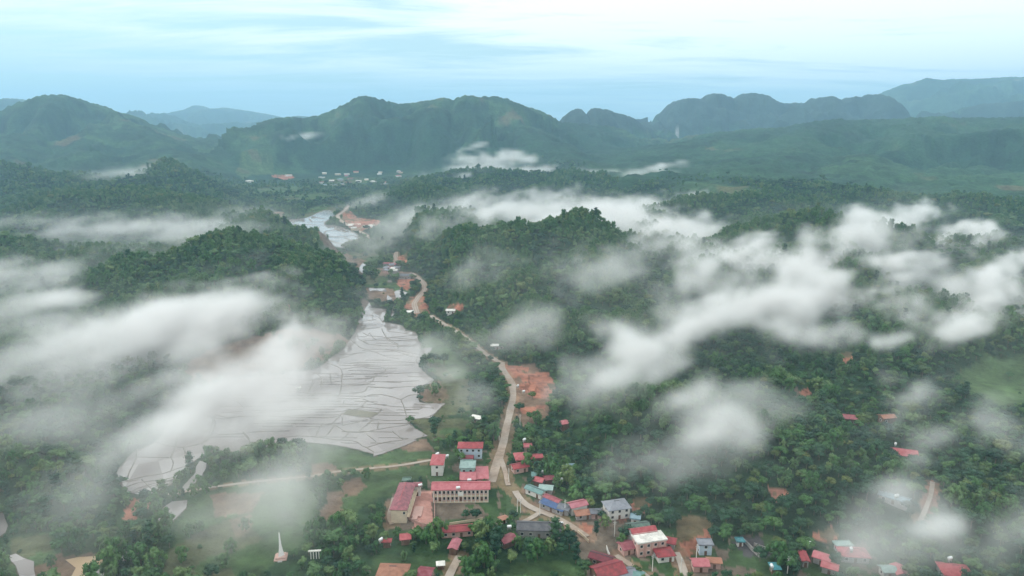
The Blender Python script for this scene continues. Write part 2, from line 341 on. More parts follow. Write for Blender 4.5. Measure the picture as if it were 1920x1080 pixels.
BROWN = [  # turned brown earth and dry fields
 zc8([(1370,770),(1520,720),(1560,790),(1540,815),(1400,810),(1310,800)]), zc8([(730,900),(860,890),(920,930),(900,960),(760,975)]), zc8([(960,1020),(1080,985),(1080,1090),(920,1120)]),
 [(611,925),(640,920),(645,955),(642,978),(608,980),(607,950)], [(640,905),(675,900),(678,915),(665,928),(645,930)],
 [(395,928),(500,920),(470,960),(400,975)], [(430,975),(470,965),(470,995),(440,1010)],
 zcf([(0,440),(200,440),(740,470),(740,540),(560,556),(450,545),(300,520),(200,470)]),
 zcf([(1050,810),(1280,830),(1330,870),(1480,905),(1390,980),(1280,960),(1060,880)]),
 [(400,660),(470,650),(560,640),(640,628),(655,640),(610,672),(560,692),(430,705),(380,720),(330,700)],
 [(785,735),(820,712),(840,740),(830,755),(792,752)], [(940,690),(1000,680),(1030,720),(1030,780),(980,800),(965,770)],
 [(60,1060),(120,1040),(200,1035),(195,1090),(60,1090)], zc5([(440,575),(640,580),(700,660),(600,680),(480,660)]),
 zc5([(520,440),(760,470),(760,500),(540,495)]),
]
YARD = [  # beaten earth around the houses
 [(790,918),(917,944),(940,960),(925,990),(830,1000),(730,1000),(725,965),(735,925)],
 [(700,1040),(860,1040),(870,1090),(690,1090)], [(930,870),(1000,900),(1110,960),(1110,1000),(1010,1000),(940,960)],
 [(1080,955),(1260,1000),(1300,1090),(1100,1090),(1060,1000)], [(1270,1020),(1400,1030),(1400,1090),(1280,1090)], [(1370,1010),(1450,1010),(1460,1090),(1370,1080)],
 [(1500,1040),(1640,1010),(1650,1090),(1500,1090)], [(805,845),(930,845),(925,905),(800,915)],
]
REDSOIL = [
 zc5([(665,520),(780,518),(790,545),(740,590),(690,585),(668,550)]), zc5([(740,640),(800,625),(850,625),(870,700),(880,750),(800,770),(720,770),(700,740)]),
 zc5([(1010,690),(1060,675),(1125,700),(1120,725),(1060,745),(990,735)]), zc5([(620,370),(730,330),(735,400),(690,410),(640,400)]),
 zcr([(1330,290),(1580,280),(1640,400),(1620,480),(1560,520),(1380,500),(1320,420)]), zcr([(1140,200),(1400,240),(1360,330),(1260,330),(1160,290)]), zcr([(1300,590),(1560,580),(1480,650),(1340,660)]),
 zcf([(1250,480),(1330,460),(1390,520),(1600,545),(1600,580),(1480,620),(1420,640),(1330,590),(1260,530)]), zcf([(620,135),(800,130),(830,160),(740,180),(640,160)]),
 [(1180,945),(1192,933),(1215,935),(1219,948),(1208,962),(1188,965)], [(1081,990),(1100,980),(1115,990),(1108,1003),(1085,1003)], [(1157,972),(1180,960),(1182,975),(1162,982)],
 [(1268,990),(1272,972),(1300,966),(1330,974),(1336,990),(1335,1040),(1268,1040)],
 zc7([(612,800),(640,740),(680,690),(780,715),(770,735),(700,740),(690,800),(640,815)]),
 [(1520,1000),(1560,985),(1575,1005),(1560,1020),(1525,1012)], [(1435,915),(1475,920),(1490,945),(1455,945)], [(1738,905),(1752,900),(1760,950),(1722,985),(1728,950)],
 [(1575,662),(1602,660),(1600,678),(1580,680)], [(1495,735),(1515,728),(1525,740),(1500,745)], zc7([(0,600),(12,640),(10,700),(0,720)]),
 zc5([(1450,520),(1470,520),(1470,545),(1455,550)]), [(541,570),(546,572),(545,582),(540,584)],
]
PINKYARD = [[(793,921),(813,919),(814,986),(796,990),(775,990),(775,968),(772,962),(774,925)]]
ROADS = [   # dirt roads: centre line, width in metres
 ('road', [(922,905),(928,880),(936,858),(944,830),(950,800),(957,770),(963,742),(960,718),(948,700),(940,690),(941,680)], 7.0),
 ('road', [(941,682),(915,667),(893,650),(872,632),(845,615),(822,602),(808,592)], 6.5),
 ('road', [(782,588),(776,570),(786,556),(797,543),(795,532),(780,518),(771,512)], 8.0),
 ('road', [(742,496),(741,486),(743,473)], 8.0),
 ('road', [(697,447),(680,437),(662,428),(645,418),(634,410),(633,404),(645,396),(655,386)], 9.0),
 ('road', [(937,858),(946,880),(950,898),(953,912)], 4.0), ('road', [(966,922),(975,940),(995,955),(1022,962),(1050,975),(1075,990),(1100,1008)], 5.5), ('road', [(1012,963),(995,975),(978,982)], 4.0),
 ('path', [(590,892),(640,884),(700,879),(750,874),(808,864)], 2.8), ('path', [(300,929),(330,927),(365,920),(400,914),(470,905),(590,893)], 3.0),
 ('path', [(1155,1042),(1185,1062),(1215,1085)], 4.0), ('path', [(1268,1038),(1280,1060),(1285,1090)], 4.5), ('path', [(862,1044),(850,1065),(838,1090)], 5.0),
 ('path', [(1748,905),(1746,930),(1735,960),(1722,985)], 3.0), ('path', [(735,985),(720,975),(735,955),(738,935)], 3.0),
]
BUNDS = [zc8(P) for P in (
 [(1040,10),(1050,60),(1110,80)], [(1080,15),(1130,40),(1215,40)], [(1212,0),(1250,65),(1320,100),(1320,120)], [(1000,60),(1060,115),(1180,150),(1240,180),(1330,190)],
 [(840,210),(930,190),(1050,150),(1100,150)], [(1210,165),(1280,175),(1390,160)], [(1240,125),(1340,150),(1430,185),(1475,180)], [(1120,125),(1300,130),(1480,165)],
 [(840,222),(900,235),(942,262),(940,350),(935,400),(915,458)], [(950,220),(1200,235),(1430,232)], [(945,260),(1090,240),(1230,245),(1240,275)], [(945,295),(1200,295),(1230,280)],
 [(945,330),(1170,320),(1175,300)], [(940,375),(1110,370),(1150,345),(1160,320)], [(930,425),(1100,420),(1115,380)], [(915,460),(1080,462),(1115,430),(1210,430),(1340,465)],
 [(1340,465),(1400,430),(1460,432)], [(1340,465),(1360,520),(1385,600),(1383,635)], [(1080,462),(1200,505),(1370,520),(1460,515),(1560,525)], [(950,500),(960,470)], [(1070,515),(1110,470)],
 [(830,500),(850,465)], [(760,515),(1000,515),(1090,515),(1205,530)], [(1205,530),(1200,555),(1130,595)], [(760,550),(940,550),(985,535),(1090,520)], [(1130,595),(1250,612),(1385,603)],
 [(780,588),(900,592),(940,565)], [(600,628),(800,632),(915,636),(942,655),(935,682),(1000,692),(1100,690),(1170,668),(1290,650),(1385,636)], [(870,632),(925,580),(945,555)],
 [(940,580),(945,640)], [(945,640),(1050,618),(1115,600)], [(1040,690),(1145,610)], [(1180,665),(1190,615)], [(560,720),(680,710),(800,722),(920,742),(1050,742),(1075,778)], [(830,718),(890,640)],
 [(765,715),(800,635)], [(930,742),(985,695)], [(1075,778),(1130,800),(1160,825)], [(1110,705),(1170,750)], [(1285,680),(1320,720),(1365,740)], [(1110,790),(1230,750),(1365,742),(1400,730)],
 [(540,315),(570,325),(640,330),(710,340),(745,335)], [(700,265),(760,290),(805,310),(800,380)], [(745,335),(740,360),(710,425)], [(530,335),(580,370),(640,365),(640,400)], [(480,410),(640,412),(735,428)],
 [(735,428),(720,462),(560,480),(330,490)], [(735,428),(780,420),(870,425)], [(120,400),(180,420),(235,462),(250,500),(285,520)], [(235,460),(290,455),(340,460)], [(200,330),(180,370)],
 [(330,540),(560,545),(760,515)], [(240,580),(420,575),(600,585),(780,588)], [(280,690),(320,730),(320,790),(440,770),(560,760),(680,745)], [(0,690),(60,670),(80,560),(180,600),(240,580)], [(0,750),(40,720),(60,670)],
 [(1370,530),(1480,540),(1480,515)], [(800,640),(770,690)], [(1150,345),(1300,345),(1460,340)], [(1160,290),(1300,290),(1490,280)], [(1115,380),(1280,385),(1455,375)], [(1100,200),(1290,205),(1450,220)],
 [(1060,60),(1120,95),(1200,100)], [(870,160),(960,165),(1060,150)], [(860,290),(870,360)], [(1300,70),(1450,70)], [(1220,50),(1440,30)], [(800,312),(940,320)], [(810,350),(938,345)],
)] + [zc7(P) for P in (
 [(640,600),(730,575),(860,560),(875,540),(955,520)], [(620,640),(700,600),(800,600),(870,585),(930,570)], [(650,660),(760,610),(830,612),(900,580)], [(680,660),(740,628),(870,605),(935,560)],
 [(860,555),(885,510),(858,478),(890,430),(895,385),(900,365)], [(750,480),(858,482)], [(750,480),(700,478)], [(930,430),(940,480),(955,520)], [(930,430),(965,415),(1000,425),(1050,400),(1070,370)],
 [(640,600),(660,540),(700,470),(690,440)], [(720,590),(760,640),(810,655)], [(600,610),(700,595)], [(820,640),(870,600)], [(790,400),(830,420),(930,430)], [(1070,370),(1100,300),(1040,260)], [(1230,350),(1270,400),(1275,440),(1400,420)],
 [(1180,180),(1215,210),(1240,228)], [(1000,260),(1130,290),(1240,270)],
)] + [zc5(P) for P in (
 [(420,760),(460,755),(540,770),(570,810)], [(410,805),(520,790)], [(400,830),(530,825)], [(385,860),(470,850),(545,845)], [(480,720),(550,725),(590,745)], [(560,740),(545,770)], [(480,880),(520,930),(600,930)], [(560,850),(590,910),(680,960),(670,990)],
 [(380,900),(460,910),(480,880)], [(600,870),(700,880),(800,900)], [(620,910),(820,930)], [(680,965),(830,960)], [(500,745),(500,790)], [(450,690),(480,700)],
 [(430,1000),(540,1010),(700,1000)],
)] + [zcf(P) for P in (
 [(740,575),(870,580),(940,582),(1100,588)], [(870,600),(920,625),(925,660),(880,690)], [(1000,512),(1050,525),(1100,530)], [(940,560),(1100,556)], [(1050,600),(1020,640),(1040,690),(980,690)],
 [(1095,660),(1110,640),(1180,632),(1290,610)], [(1095,660),(1120,690),(1200,695),(1280,690),(1365,680)], [(1130,720),(1200,745),(1270,765)], [(1200,600),(1190,630)], [(1280,700),(1330,725)], [(870,650),(960,640)], [(960,530),(980,555)], [(940,690),(1030,720),(1120,740)],
 [(1180,600),(1230,640),(1330,650)],
)]

def P_(name):
    return [flat(p) for p in name]
W_WATER = P_(WATERS)+P_(MUD_POND)
W_GRASS, W_BROWN, W_DRY, W_YARD, W_PINK = P_(GRASS), P_(BROWN), P_(DRY_PLOT), P_(YARD), P_(PINKYARD)
W_DARK = P_([[(1378,1018),(1392,1012),(1420,1016),(1443,1036),(1438,1048),(1400,1046),(1380,1034)], [(962,992),(1052,992),(1058,1000),(955,1002)]])
W_RED = [drape(p) for p in REDSOIL]
def densify(P, step=3.5):
    out = []
    for a, b in zip(P[:-1], P[1:]):
        n = max(1, int(np.hypot(*(b-a))/step))
        for i in range(n): out.append(a+(b-a)*i/n)
    out.append(P[-1]); P = np.array(out)
    for _ in range(3):
        Q = P.copy(); Q[1:-1] = (P[:-2]+2*P[1:-1]+P[2:])/4; P = Q
    return P
W_ROAD = [(nm, densify(drape(p)), w*.68) for nm, p, w in ROADS]
def road_dist(x, y):
    d = np.full(np.shape(x), 1e9)
    for nm, P, w in W_ROAD:
        m = (x > P[:, 0].min()-30) & (x < P[:, 0].max()+30) & (y > P[:, 1].min()-30) & (y < P[:, 1].max()+30)
        if not m.any(): continue
        xs, ys = x[m], y[m]; b = np.full(xs.shape, 1e9)
        for q in P[::2]: b = np.minimum(b, (xs-q[0])**2+(ys-q[1])**2)
        d[m] = np.minimum(d[m], np.sqrt(b)-w/2)
    return d
def any_in(x, y, polys):
    r = np.zeros(np.shape(x), bool)
    for P in polys: r |= inpoly(x, y, P)
    return r

# ------------------------------------------------------------------ terrain: one sheet round the whole view, finer near by
def mesh_from(name, verts, faces, mat=None, smooth=True):
    me = bpy.data.meshes.new(name)
    v = np.asarray(verts, np.float32); f = np.asarray(faces, np.int32)
    me.vertices.add(len(v)); me.vertices.foreach_set('co', v.ravel())
    k = f.shape[1]; me.loops.add(f.size); me.loops.foreach_set('vertex_index', f.ravel())
    me.polygons.add(len(f)); me.polygons.foreach_set('loop_start', np.arange(0, f.size, k, dtype=np.int32))
    me.polygons.foreach_set('use_smooth', np.full(len(f), smooth))
    me.update(calc_edges=True)
    if mat: me.materials.append(mat)
    return me
def link(name, me, parent=None, **props):
    o = bpy.data.objects.new(name, me); COL.objects.link(o)
    if parent: o.parent = parent
    for k, v in props.items(): o[k] = v
    return o
fa = np.radians(np.concatenate([np.linspace(-180, -60, 40)[:-1], np.linspace(-60, -42, 60)[:-1], np.linspace(-42, 42, 900), np.linspace(42, 60, 60)[1:], np.linspace(60, 180, 40)[1:-1]]))
rr = np.concatenate([[1, 40, 90, 130, 160], 180*np.exp(np.linspace(0, math.log(34000/180), 760))])
AA, RR = np.meshgrid(fa, rr, indexing='ij')
TX = RR*np.sin(AA); TY = RR*np.cos(AA)
TZ = height(TX, TY)
def cover(x, y, z):
    """base colour of the ground"""
    n = fbm(x/45, y/45, 41, 3); n2 = fbm(x/9, y/9, 43, 3); nb = fbm(x/600, y/600, 45, 4); nm = fbm(x/150, y/150, 47, 4)
    r = np.hypot(x, y)
    c = np.zeros(x.shape+(3,))
    g_dark = np.array([.022, .048, .026]); g_mid = np.array([.045, .085, .035]); g_lite = np.array([.085, .13, .05]); soil = np.array([.17, .11, .07])
    def lerp(a, b, t): return a*(1-t[..., None])+b*t[..., None]
    c = lerp(g_dark, g_mid, sst(.35, .7, nm*.6+n2*.4)) if True else c
    far = sst(1800, 2800, r)
    tl = np.array([.022, .056, .030]); ff = lerp(lerp(tl, np.array([.050, .10, .045]), sst(.44, .68, nb*.45+nm*.55)), g_dark*.7, sst(.50, .62, n)*.5)
    ff = lerp(ff, g_dark*.6, sst(.56, .68, fbm(x/38, y/38, 49, 3))*.75); ff = lerp(ff, soil*.9, sst(.74, .80, nm)*.5)
    far = np.maximum(far, sst(1150, 1600, y)*sst(80, 350, x)); sl = sst(.40, .62, fbm(x/230, y/230, 57, 4))*sst(200, 600, x); ff = lerp(ff, np.array([.036, .082, .042])*(.6+.8*n2)[..., None], sl*.6); c = lerp(c, ff, far)
    wx = (fbm(x/7, y/7, 51, 3)-.5)*7; wy = (fbm(x/7, y/7, 55, 3)-.5)*7
    def put(polys, col, soft=None, var=.25):
        m = any_in(x+wx, y+wy, polys)
        c[m] = np.array(col)*(1-var+2*var*n2[m])[:, None]
    put(W_YARD, (.155, .125, .098)); ym = any_in(x, y, W_YARD) & (n*.5+n2*.5 > .53); c[ym] = np.array([.05, .085, .038])*(.7+.6*n2[ym])[:, None]; put(W_GRASS, (.060, .100, .042), var=.45); put(W_BROWN, (.18, .125, .09), var=.2)
    gm = any_in(x, y, W_GRASS); k = gm & (n > .56); c[k] = c[k]*.5+np.array([.13, .11, .07])*.5
    rs = any_in(x+wx*.6, y+wy*.6, W_RED); c[rs] = (np.array([.33, .145, .10])*(.75+.5*n2[rs])[:, None])
    c[rs & (n2 > .6)] *= np.array([.80, .9, 1.0]); rut = rs & (np.abs(fbm(x/11, y/26, 93, 3)-.5) < .018); c[rut] *= .55; wd_ = rs & (n*.4+n2*.6 > .585); c[wd_] = c[wd_]*.35+np.array([.05, .09, .04])*.65
    put(W_PINK, (.50, .27, .23), var=.06); put(W_DARK, (.075, .07, .075), var=.3)
    m = any_in(x, y, W_WATER); c[m] = (.13, .10, .08)
    rd = road_dist(x, y); m = (rd > -3) & (rd < 3.0+3*(n-.5)); c[m] = c[m]*.45+np.array([.30, .19, .13])*.55
    # white scars on the karst walls
    return c
nA, nR = TX.shape
C3 = cover(TX, TY, TZ)
KARST = [(1262,232,1275,252),(1245,235,1252,246),(1532,214,1540,222),(1557,212,1565,219),(1272,222,1280,234)]
sx = 960+FPX*TX/(TY*CP-(TZ-CAM_H)*SP+1e-9); sy = 540-FPX*((TZ-CAM_H)*CP+TY*SP)/(TY*CP-(TZ-CAM_H)*SP+1e-9)
m_ = (TY > 3850) & (TY < 4950)
for a, b, c_, d in KARST:
    k = m_ & (((sx-(a+c_)/2)/((c_-a)/2))**2+((sy-(b+d)/2)/((d-b)/2))**2 < .5+1.0*vnoise(TX/40, TZ/30, 61))
    C3[k] = (.26, .26, .25)
kk = m_ & (TZ > 150) & (TX > 200) & ~((C3 > .3).all(-1)); C3[kk] = np.array([.03, .05, .04])*(0.7+.6*vnoise(TX/90, TY/90, 63)[kk])[:, None]
fi, fj = np.meshgrid(np.arange(nA), np.arange(nR-1), indexing='ij')
ni = (fi+1) % nA
F = np.stack([fi*nR+fj, fi*nR+fj+1, ni*nR+fj+1, ni*nR+fj], -1).reshape(-1, 4)[:, ::-1]
V = np.stack([TX, TY, TZ], -1).reshape(-1, 3)

mt, t, b = new_mat('ground')
at = N(t, 'ShaderNodeAttribute', attribute_name='cover'); 
nz = pos_noise(t, .12, 6, .62, 'Position'); nz2 = pos_noise(t, .022, 5, .6, 'Position')
v1 = MIX(t, 1.0, at.outputs[0], RAMP(t, nz, [(.25, .55), (.75, 1.45)]), 'MULTIPLY')
v2 = MIX(t, 1.0, v1, RAMP(t, nz2, [(.3, .72), (.7, 1.3)]), 'MULTIPLY')
t.links.new(v2, b.inputs['Base Color']); b.inputs['Roughness'].default_value = .95; b.inputs['Specular IOR Level'].default_value = .1
bump(t, b, nz, 9.0, .55)
me = mesh_from('terrain', V, F, mt)
ca = me.color_attributes.new('cover', 'FLOAT_COLOR', 'POINT')
ca.data.foreach_set('color', np.concatenate([C3.reshape(-1, 3), np.ones((nA*nR, 1))], 1).astype(np.float32).ravel())
link('terrain', me, kind='structure')

# ------------------------------------------------------------------ flooded fields
mw, t, b = new_mat('muddy_water')
n = pos_noise(t, .03, 3, .5, 'Position'); n3 = pos_noise(t, .9, 3, .5, 'Position')
vo = N(t, 'ShaderNodeTexVoronoi'); gp = N(t, 'ShaderNodeNewGeometry'); t.links.new(gp.outputs['Position'], vo.inputs['Vector']); vo.inputs['Scale'].default_value = .035
sc_ = N(t, 'ShaderNodeSeparateColor'); t.links.new(vo.outputs['Color'], sc_.inputs[0])
fx_ = MATH(t, 'ADD', MATH(t, 'MULTIPLY', n, .6), MATH(t, 'MULTIPLY', sc_.outputs[0], .4))
t.links.new(RAMP(t, fx_, [(.25, (.18, .155, .145)), (.5, (.255, .228, .22)), (.75, (.32, .295, .288))]), b.inputs['Base Color'])
b.inputs['Roughness'].default_value = .07; b.inputs['IOR'].default_value = 1.33; b.inputs['Specular IOR Level'].default_value = .8
bump(t, b, n3, .02, .25)
mb = simple('pond_mud', (.42, .30, .19), .35, .05, .12)
mbund = simple('bund_earth', (.17, .155, .135), .95, .3, .35)
mdry = simple('dry_plot', (.17, .16, .12), .9, .2, .2)
from mathutils.geometry import tessellate_polygon
def wobble(P, amp=1.2, step=5):
    Q = []
    n = len(P)
    for i in range(n):
        a, b_ = P[i], P[(i+1) % n]; L = np.hypot(*(b_-a)); k = max(1, int(L/step)); nrm = np.array([-(b_-a)[1], (b_-a)[0]])/(L+1e-6)
        for j in range(k):
            q = a+(b_-a)*j/k
            Q.append(q+nrm*(vnoise(np.array(q[0]/7.), np.array(q[1]/7.), 71)-.5)*2*amp*(1 if j else .4))
    return np.array(Q)
def sheet(polys, z, mat, name, amp=1.2):
    vs, fs = [], []
    for ip_, P in enumerate(polys):
        Q = wobble(P, amp); tri = tessellate_polygon([[Vector((q[0], q[1], 0)) for q in Q]])
        o = len(vs); vs += [(q[0], q[1], z+.006*ip_) for q in Q]
        for a, b_, c in tri:
            e1 = Q[b_]-Q[a]; e2 = Q[c]-Q[a]
            fs.append((o+a, o+b_, o+c) if e1[0]*e2[1]-e1[1]*e2[0] > 0 else (o+a, o+c, o+b_))
    return link(name, mesh_from(name, vs, fs, mat, False), kind='structure')
sheet(P_(WATERS), .12, mw, 'water')
sheet(P_(MUD_POND), .12, mb, 'pond')
sheet(W_DRY, .25, mdry, 'dry_field', .5)
def ridge_strip(lines, wb, wt, h, z0, jit=.15, seed=3):
    vs, fs = [], []; rs = np.random.RandomState(seed)
    for P in lines:
        P = densify(P, 3.0)
        if len(P) < 2: continue
        T = np.gradient(P, axis=0); T /= np.linalg.norm(T, axis=1)[:, None]+1e-9; Nn = np.stack([-T[:, 1], T[:, 0]], 1)
        P = P+Nn*(rs.rand(len(P), 1)-.5)*.5
        o = len(vs)
        for i in range(len(P)):
            k = 1+(rs.rand()-.5)*2*jit
            for s, zz_ in ((-wb*k, -.05), (-wt*k, h*k), (wt*k, h*k), (wb*k, -.05)):
                vs.append((*(P[i]+Nn[i]*s/2), z0+zz_))
        for i in range(len(P)-1):
            for j in range(3): fs.append((o+i*4+j, o+i*4+j+1, o+i*4+j+5, o+i*4+j+4)[::-1])
    return np.array(vs), np.array(fs)
L = [flat(p) for p in BUNDS]
rb_ = np.random.RandomState(17); MP = flat(PADDY_MAIN)
for py0 in np.arange(628, 840, 5.2):     # the many low banks across the terraces
    if rb_.rand() < .1: continue
    a0 = rb_.uniform(400, 760); 
    for _ in range(3):
        w_ = rb_.uniform(25, 110); pts_ = [(a0+w_*q, py0+rb_.uniform(-1.2, 1.2)+(a0-600)*.01*q) for q in np.linspace(0, 1, 5)]; q_ = flat(pts_)
        if inpoly(q_[:, 0], q_[:, 1], MP).all(): L.append(q_)
        a0 += w_+rb_.uniform(5, 60)
        if a0 > 810: a0 = rb_.uniform(300, 500)
# levees round the flooded fields
L += [np.vstack([wobble(P, 1.2), wobble(P, 1.2)[:1]]) for P in P_(WATERS)[:3]+P_(WATERS)[11:12]]
Lf = [P for P in L if P[:, 1].mean() > 900]; Ln = [P for P in L if P[:, 1].mean() <= 900]
v_, f_ = ridge_strip(Ln, .8, .35, .2, .1); va, fb_ = ridge_strip(Lf, 3.2, 1.8, .5, .1)
link('field_bank', mesh_from('field_bank', np.vstack([v_, va]), np.vstack([f_, fb_+len(v_)]), mbund), kind='structure')

# ------------------------------------------------------------------ roads
mr, t, b = new_mat('dirt_road')
n = pos_noise(t, .35, 5, .6, 'Position'); n2_ = pos_noise(t, .05, 3, .5, 'Position')
c1 = RAMP(t, n, [(.3, (.22, .16, .12)), (.7, (.36, .28, .22))])
t.links.new(MIX(t, RAMP(t, n2_, [(.35, 0), (.65, .7)]), c1, (.40, .36, .32)), b.inputs['Base Color']); b.inputs['Roughness'].default_value = .85
bump(t, b, n, .15, .4)
mr_dark = simple('wheel_track', (.27, .20, .155), .9, .3, .3)
def ribbon(P, w, up, crown=.0, nx=4):
    T = np.gradient(P, axis=0); T /= np.linalg.norm(T, axis=1)[:, None]+1e-9; Nn = np.stack([-T[:, 1], T[:, 0]], 1)
    wv = w*(1+.22*(fbm(P[:, 0]/14, P[:, 1]/14, 77, 2)-.5)*2)
    vs = []
    for j in range(nx+1):
        s = (j/nx-.5); Q = P+Nn*(wv*s)[:, None]
        vs.append(np.c_[Q, 0*Q[:, :1]])
    A = np.stack(vs, 1); z = height(A[..., 0], A[..., 1])
    z = np.maximum(z, z.max(1, keepdims=True)-.25*0)  # level across
    A[..., 2] = z+up; n = len(P)
    f = [(i*(nx+1)+j, i*(nx+1)+j+1, (i+1)*(nx+1)+j+1, (i+1)*(nx+1)+j)[::-1] for i in range(n-1) for j in range(nx)]
    return A.reshape(-1, 3), np.array(f)
for kind in ('road', 'path'):
    vs, fs, o = [], [], 0
    vt, ft, ot = [], [], 0
    for nm, P, w in W_ROAD:
        if nm != kind: continue
        v, f = ribbon(P, w, .22+.03*len(vs)); vs.append(v); fs.append(f+o); o += len(v)
        if w > 5:
            T = np.gradient(P, axis=0); T /= np.linalg.norm(T, axis=1)[:, None]+1e-9; Nn = np.stack([-T[:, 1], T[:, 0]], 1)
            for s in (-.23, .23):
                v, f = ribbon(P+Nn*w*s, .9, .226+.03*(len(vs)-1)+.012, nx=1); vt.append(v); ft.append(f+ot); ot += len(v)
    link(kind, mesh_from(kind, np.vstack(vs), np.vstack(fs), mr), kind='structure')
    if vt: link('road_wheel_tracks', mesh_from('road_wheel_tracks', np.vstack(vt), np.vstack(ft), mr_dark), kind='structure')
# ------------------------------------------------------------------ trees
def leaf_mat(name, lo, hi, tint=(.10, .13, .03)):
    m, t, b = new_mat(name)
    oi = N(t, 'ShaderNodeObjectInfo'); nz = pos_noise(t, .018, 3, .6, 'Position'); ns = pos_noise(t, .45, 2, .6, 'Position')
    r = MATH(t, 'ADD', MATH(t, 'MULTIPLY', oi.outputs['Random'], .55), MATH(t, 'MULTIPLY', nz, .75))
    c = RAMP(t, MATH(t, 'SUBTRACT', r, .15), [(.2, lo), (.62, hi), (.92, tint)])
    c = MIX(t, 1.0, c, RAMP(t, ns, [(.3, .7), (.7, 1.35)]), 'MULTIPLY')
    t.links.new(c, b.inputs['Base Color']); b.inputs['Roughness'].default_value = .6; b.inputs['Specular IOR Level'].default_value = .25
    return m
ML = [leaf_mat('leaves_dark', (.012, .044, .025), (.026, .075, .034)),
      leaf_mat('leaves_green', (.028, .085, .030), (.058, .135, .038), (.085, .15, .05)),
      leaf_mat('leaves_pale', (.060, .125, .050), (.105, .175, .065), (.15, .19, .07)),
      leaf_mat('leaves_yellow', (.07, .11, .035), (.11, .14, .04), (.15, .16, .055))]
mbark = simple('bark', (.14, .11, .08), .9, 1.5, .3)
def ico(c, r, rs, sub=1, jit=.12):
    import bmesh
    bm = bmesh.new(); bmesh.ops.create_icosphere(bm, subdivisions=sub, radius=1)
    v = np.array([p.co[:] for p in bm.verts]); f = np.array([[q.index for q in p.verts] for p in bm.faces]); bm.free()
    v = v*(1+jit*(rs.rand(len(v), 1)-.5)*2)*np.array(r)+np.array(c)
    return v, f
def crown_geo(kind, seed):
    rs = np.random.RandomState(seed); lobes = []
    if kind == 'broad':        # wide crown of many lobes
        for i in range(11):
            a = rs.rand()*6.28; q = rs.rand()**.6*2.6; lobes.append(((q*math.cos(a), q*math.sin(a), 5.4-q*.55+rs.rand()*1.3), (1.35+rs.rand()*.5,)*2+(1.0+rs.rand()*.4,)))
        s = .62; n = 30
    elif kind == 'tall':       # upright dark crown
        for i in range(10):
            h = 3+i*.75; q = 1.5*math.sin(min(1, (i+1)/7)*2.4)+.2; a = i*2.4; lobes.append(((q*.6*math.cos(a), q*.6*math.sin(a), h), (1.0+q*.35, 1.0+q*.35, 1.15)))
        s = .6; n = 30
    elif kind == 'clump':      # bamboo clump: arching feathery plumes
        for i in range(13):
            a = i*2.4+rs.rand(); q = .4+rs.rand()*2.6; h = 7.6-q*1.25+rs.rand(); lobes.append(((q*math.cos(a), q*math.sin(a), h), (.95, .95, 1.5)))
            lobes.append(((q*.55*math.cos(a), q*.55*math.sin(a), h-2.4), (.9, .9, 1.4)))
        s = .62; n = 17
    else:                      # low bush
        for i in range(6):
            a = rs.rand()*6.28; q = rs.rand()*1.3; lobes.append(((q*math.cos(a), q*math.sin(a), 1.1+rs.rand()*.5), (.95, .95, .75)))
        s = .5; n = 22
    V_, F_ = [], []; o = 0
    for c, r in lobes:
        v, f = ico(c, np.array(r)*.72, rs, 1, .2); V_.append(v); F_.append(np.c_[f, f[:, :1]*0-1]); F_[-1][:, 3] = -1; F_[-1][:, :3] += o; o += len(v)
        for k in range(n):
            d = rs.randn(3); d /= np.linalg.norm(d); d[2] = abs(d[2])*.9+d[2]*.1 if rs.rand() < .6 else d[2]
            p = np.array(c)+d*np.array(r)*(.78+.32*rs.rand()); nn = d+rs.randn(3)*.45; nn /= np.linalg.norm(nn)
            u = np.cross(nn, rs.randn(3)); u /= np.linalg.norm(u); w = np.cross(nn, u); q = s*(.55+rs.rand()*.7)
            quad = np.array([p-u*q*.5, p+w*q*.33-nn*.05, p+u*q*.5, p-w*q*.33-nn*.05]); V_.append(quad); F_.append(np.array([[o, o+1, o+2, o+3]])); o += 4
    return np.vstack(V_), np.vstack(F_)
def poly_mesh(name, V_, F_, mat, smooth=False):
    me = bpy.data.meshes.new(name)
    me.from_pydata([tuple(v) for v in V_], [], [tuple(int(q) for q in f if q >= 0) for f in F_]); 
    if mat: me.materials.append(mat)
    if smooth: me.polygons.foreach_set('use_smooth', [True]*len(me.polygons))
    return me
def trunk_geo(h, r, rs, limbs=4):
    V_, F_ = [], []; o = 0
    def limb(p0, p1, r0, r1):
        nonlocal o
        p0 = np.array(p0); p1 = np.array(p1); d = p1-p0; d /= np.linalg.norm(d); u = np.cross(d, [.3, .9, .1]); u /= np.linalg.norm(u); w = np.cross(d, u); k = 6
        for P, rr_ in ((p0, r0), ((p0+p1)/2+u*r0*.4, (r0+r1)/2), (p1, r1)):
            for i in range(k): V_.append(P+(u*math.cos(i*6.283/k)+w*math.sin(i*6.283/k))*rr_)
        for j in range(2):
            for i in range(k): F_.append((o+j*k+i, o+j*k+(i+1) % k, o+(j+1)*k+(i+1) % k, o+(j+1)*k+i))
        o += 3*k
    limb((0, 0, -1.5), (rs.randn()*.15, rs.randn()*.15, h*.62), r, r*.6)
    for i in range(limbs):
        a = i*6.28/limbs+rs.rand(); limb((0, 0, h*(.4+.05*i)), (math.cos(a)*h*.26, math.sin(a)*h*.26, h*.78), r*.45, r*.16)
    return np.array(V_), np.array(F_)
KINDS = [('broad', 1, 6.2), ('broad', 0, 6.2), ('tall', 0, 9.5), ('clump', 2, 8.0), ('clump', 1, 8.0), ('broad', 2, 6.2), ('low', 1, 2.0), ('broad', 3, 6.2)]
CROWN, TRUNK = [], []
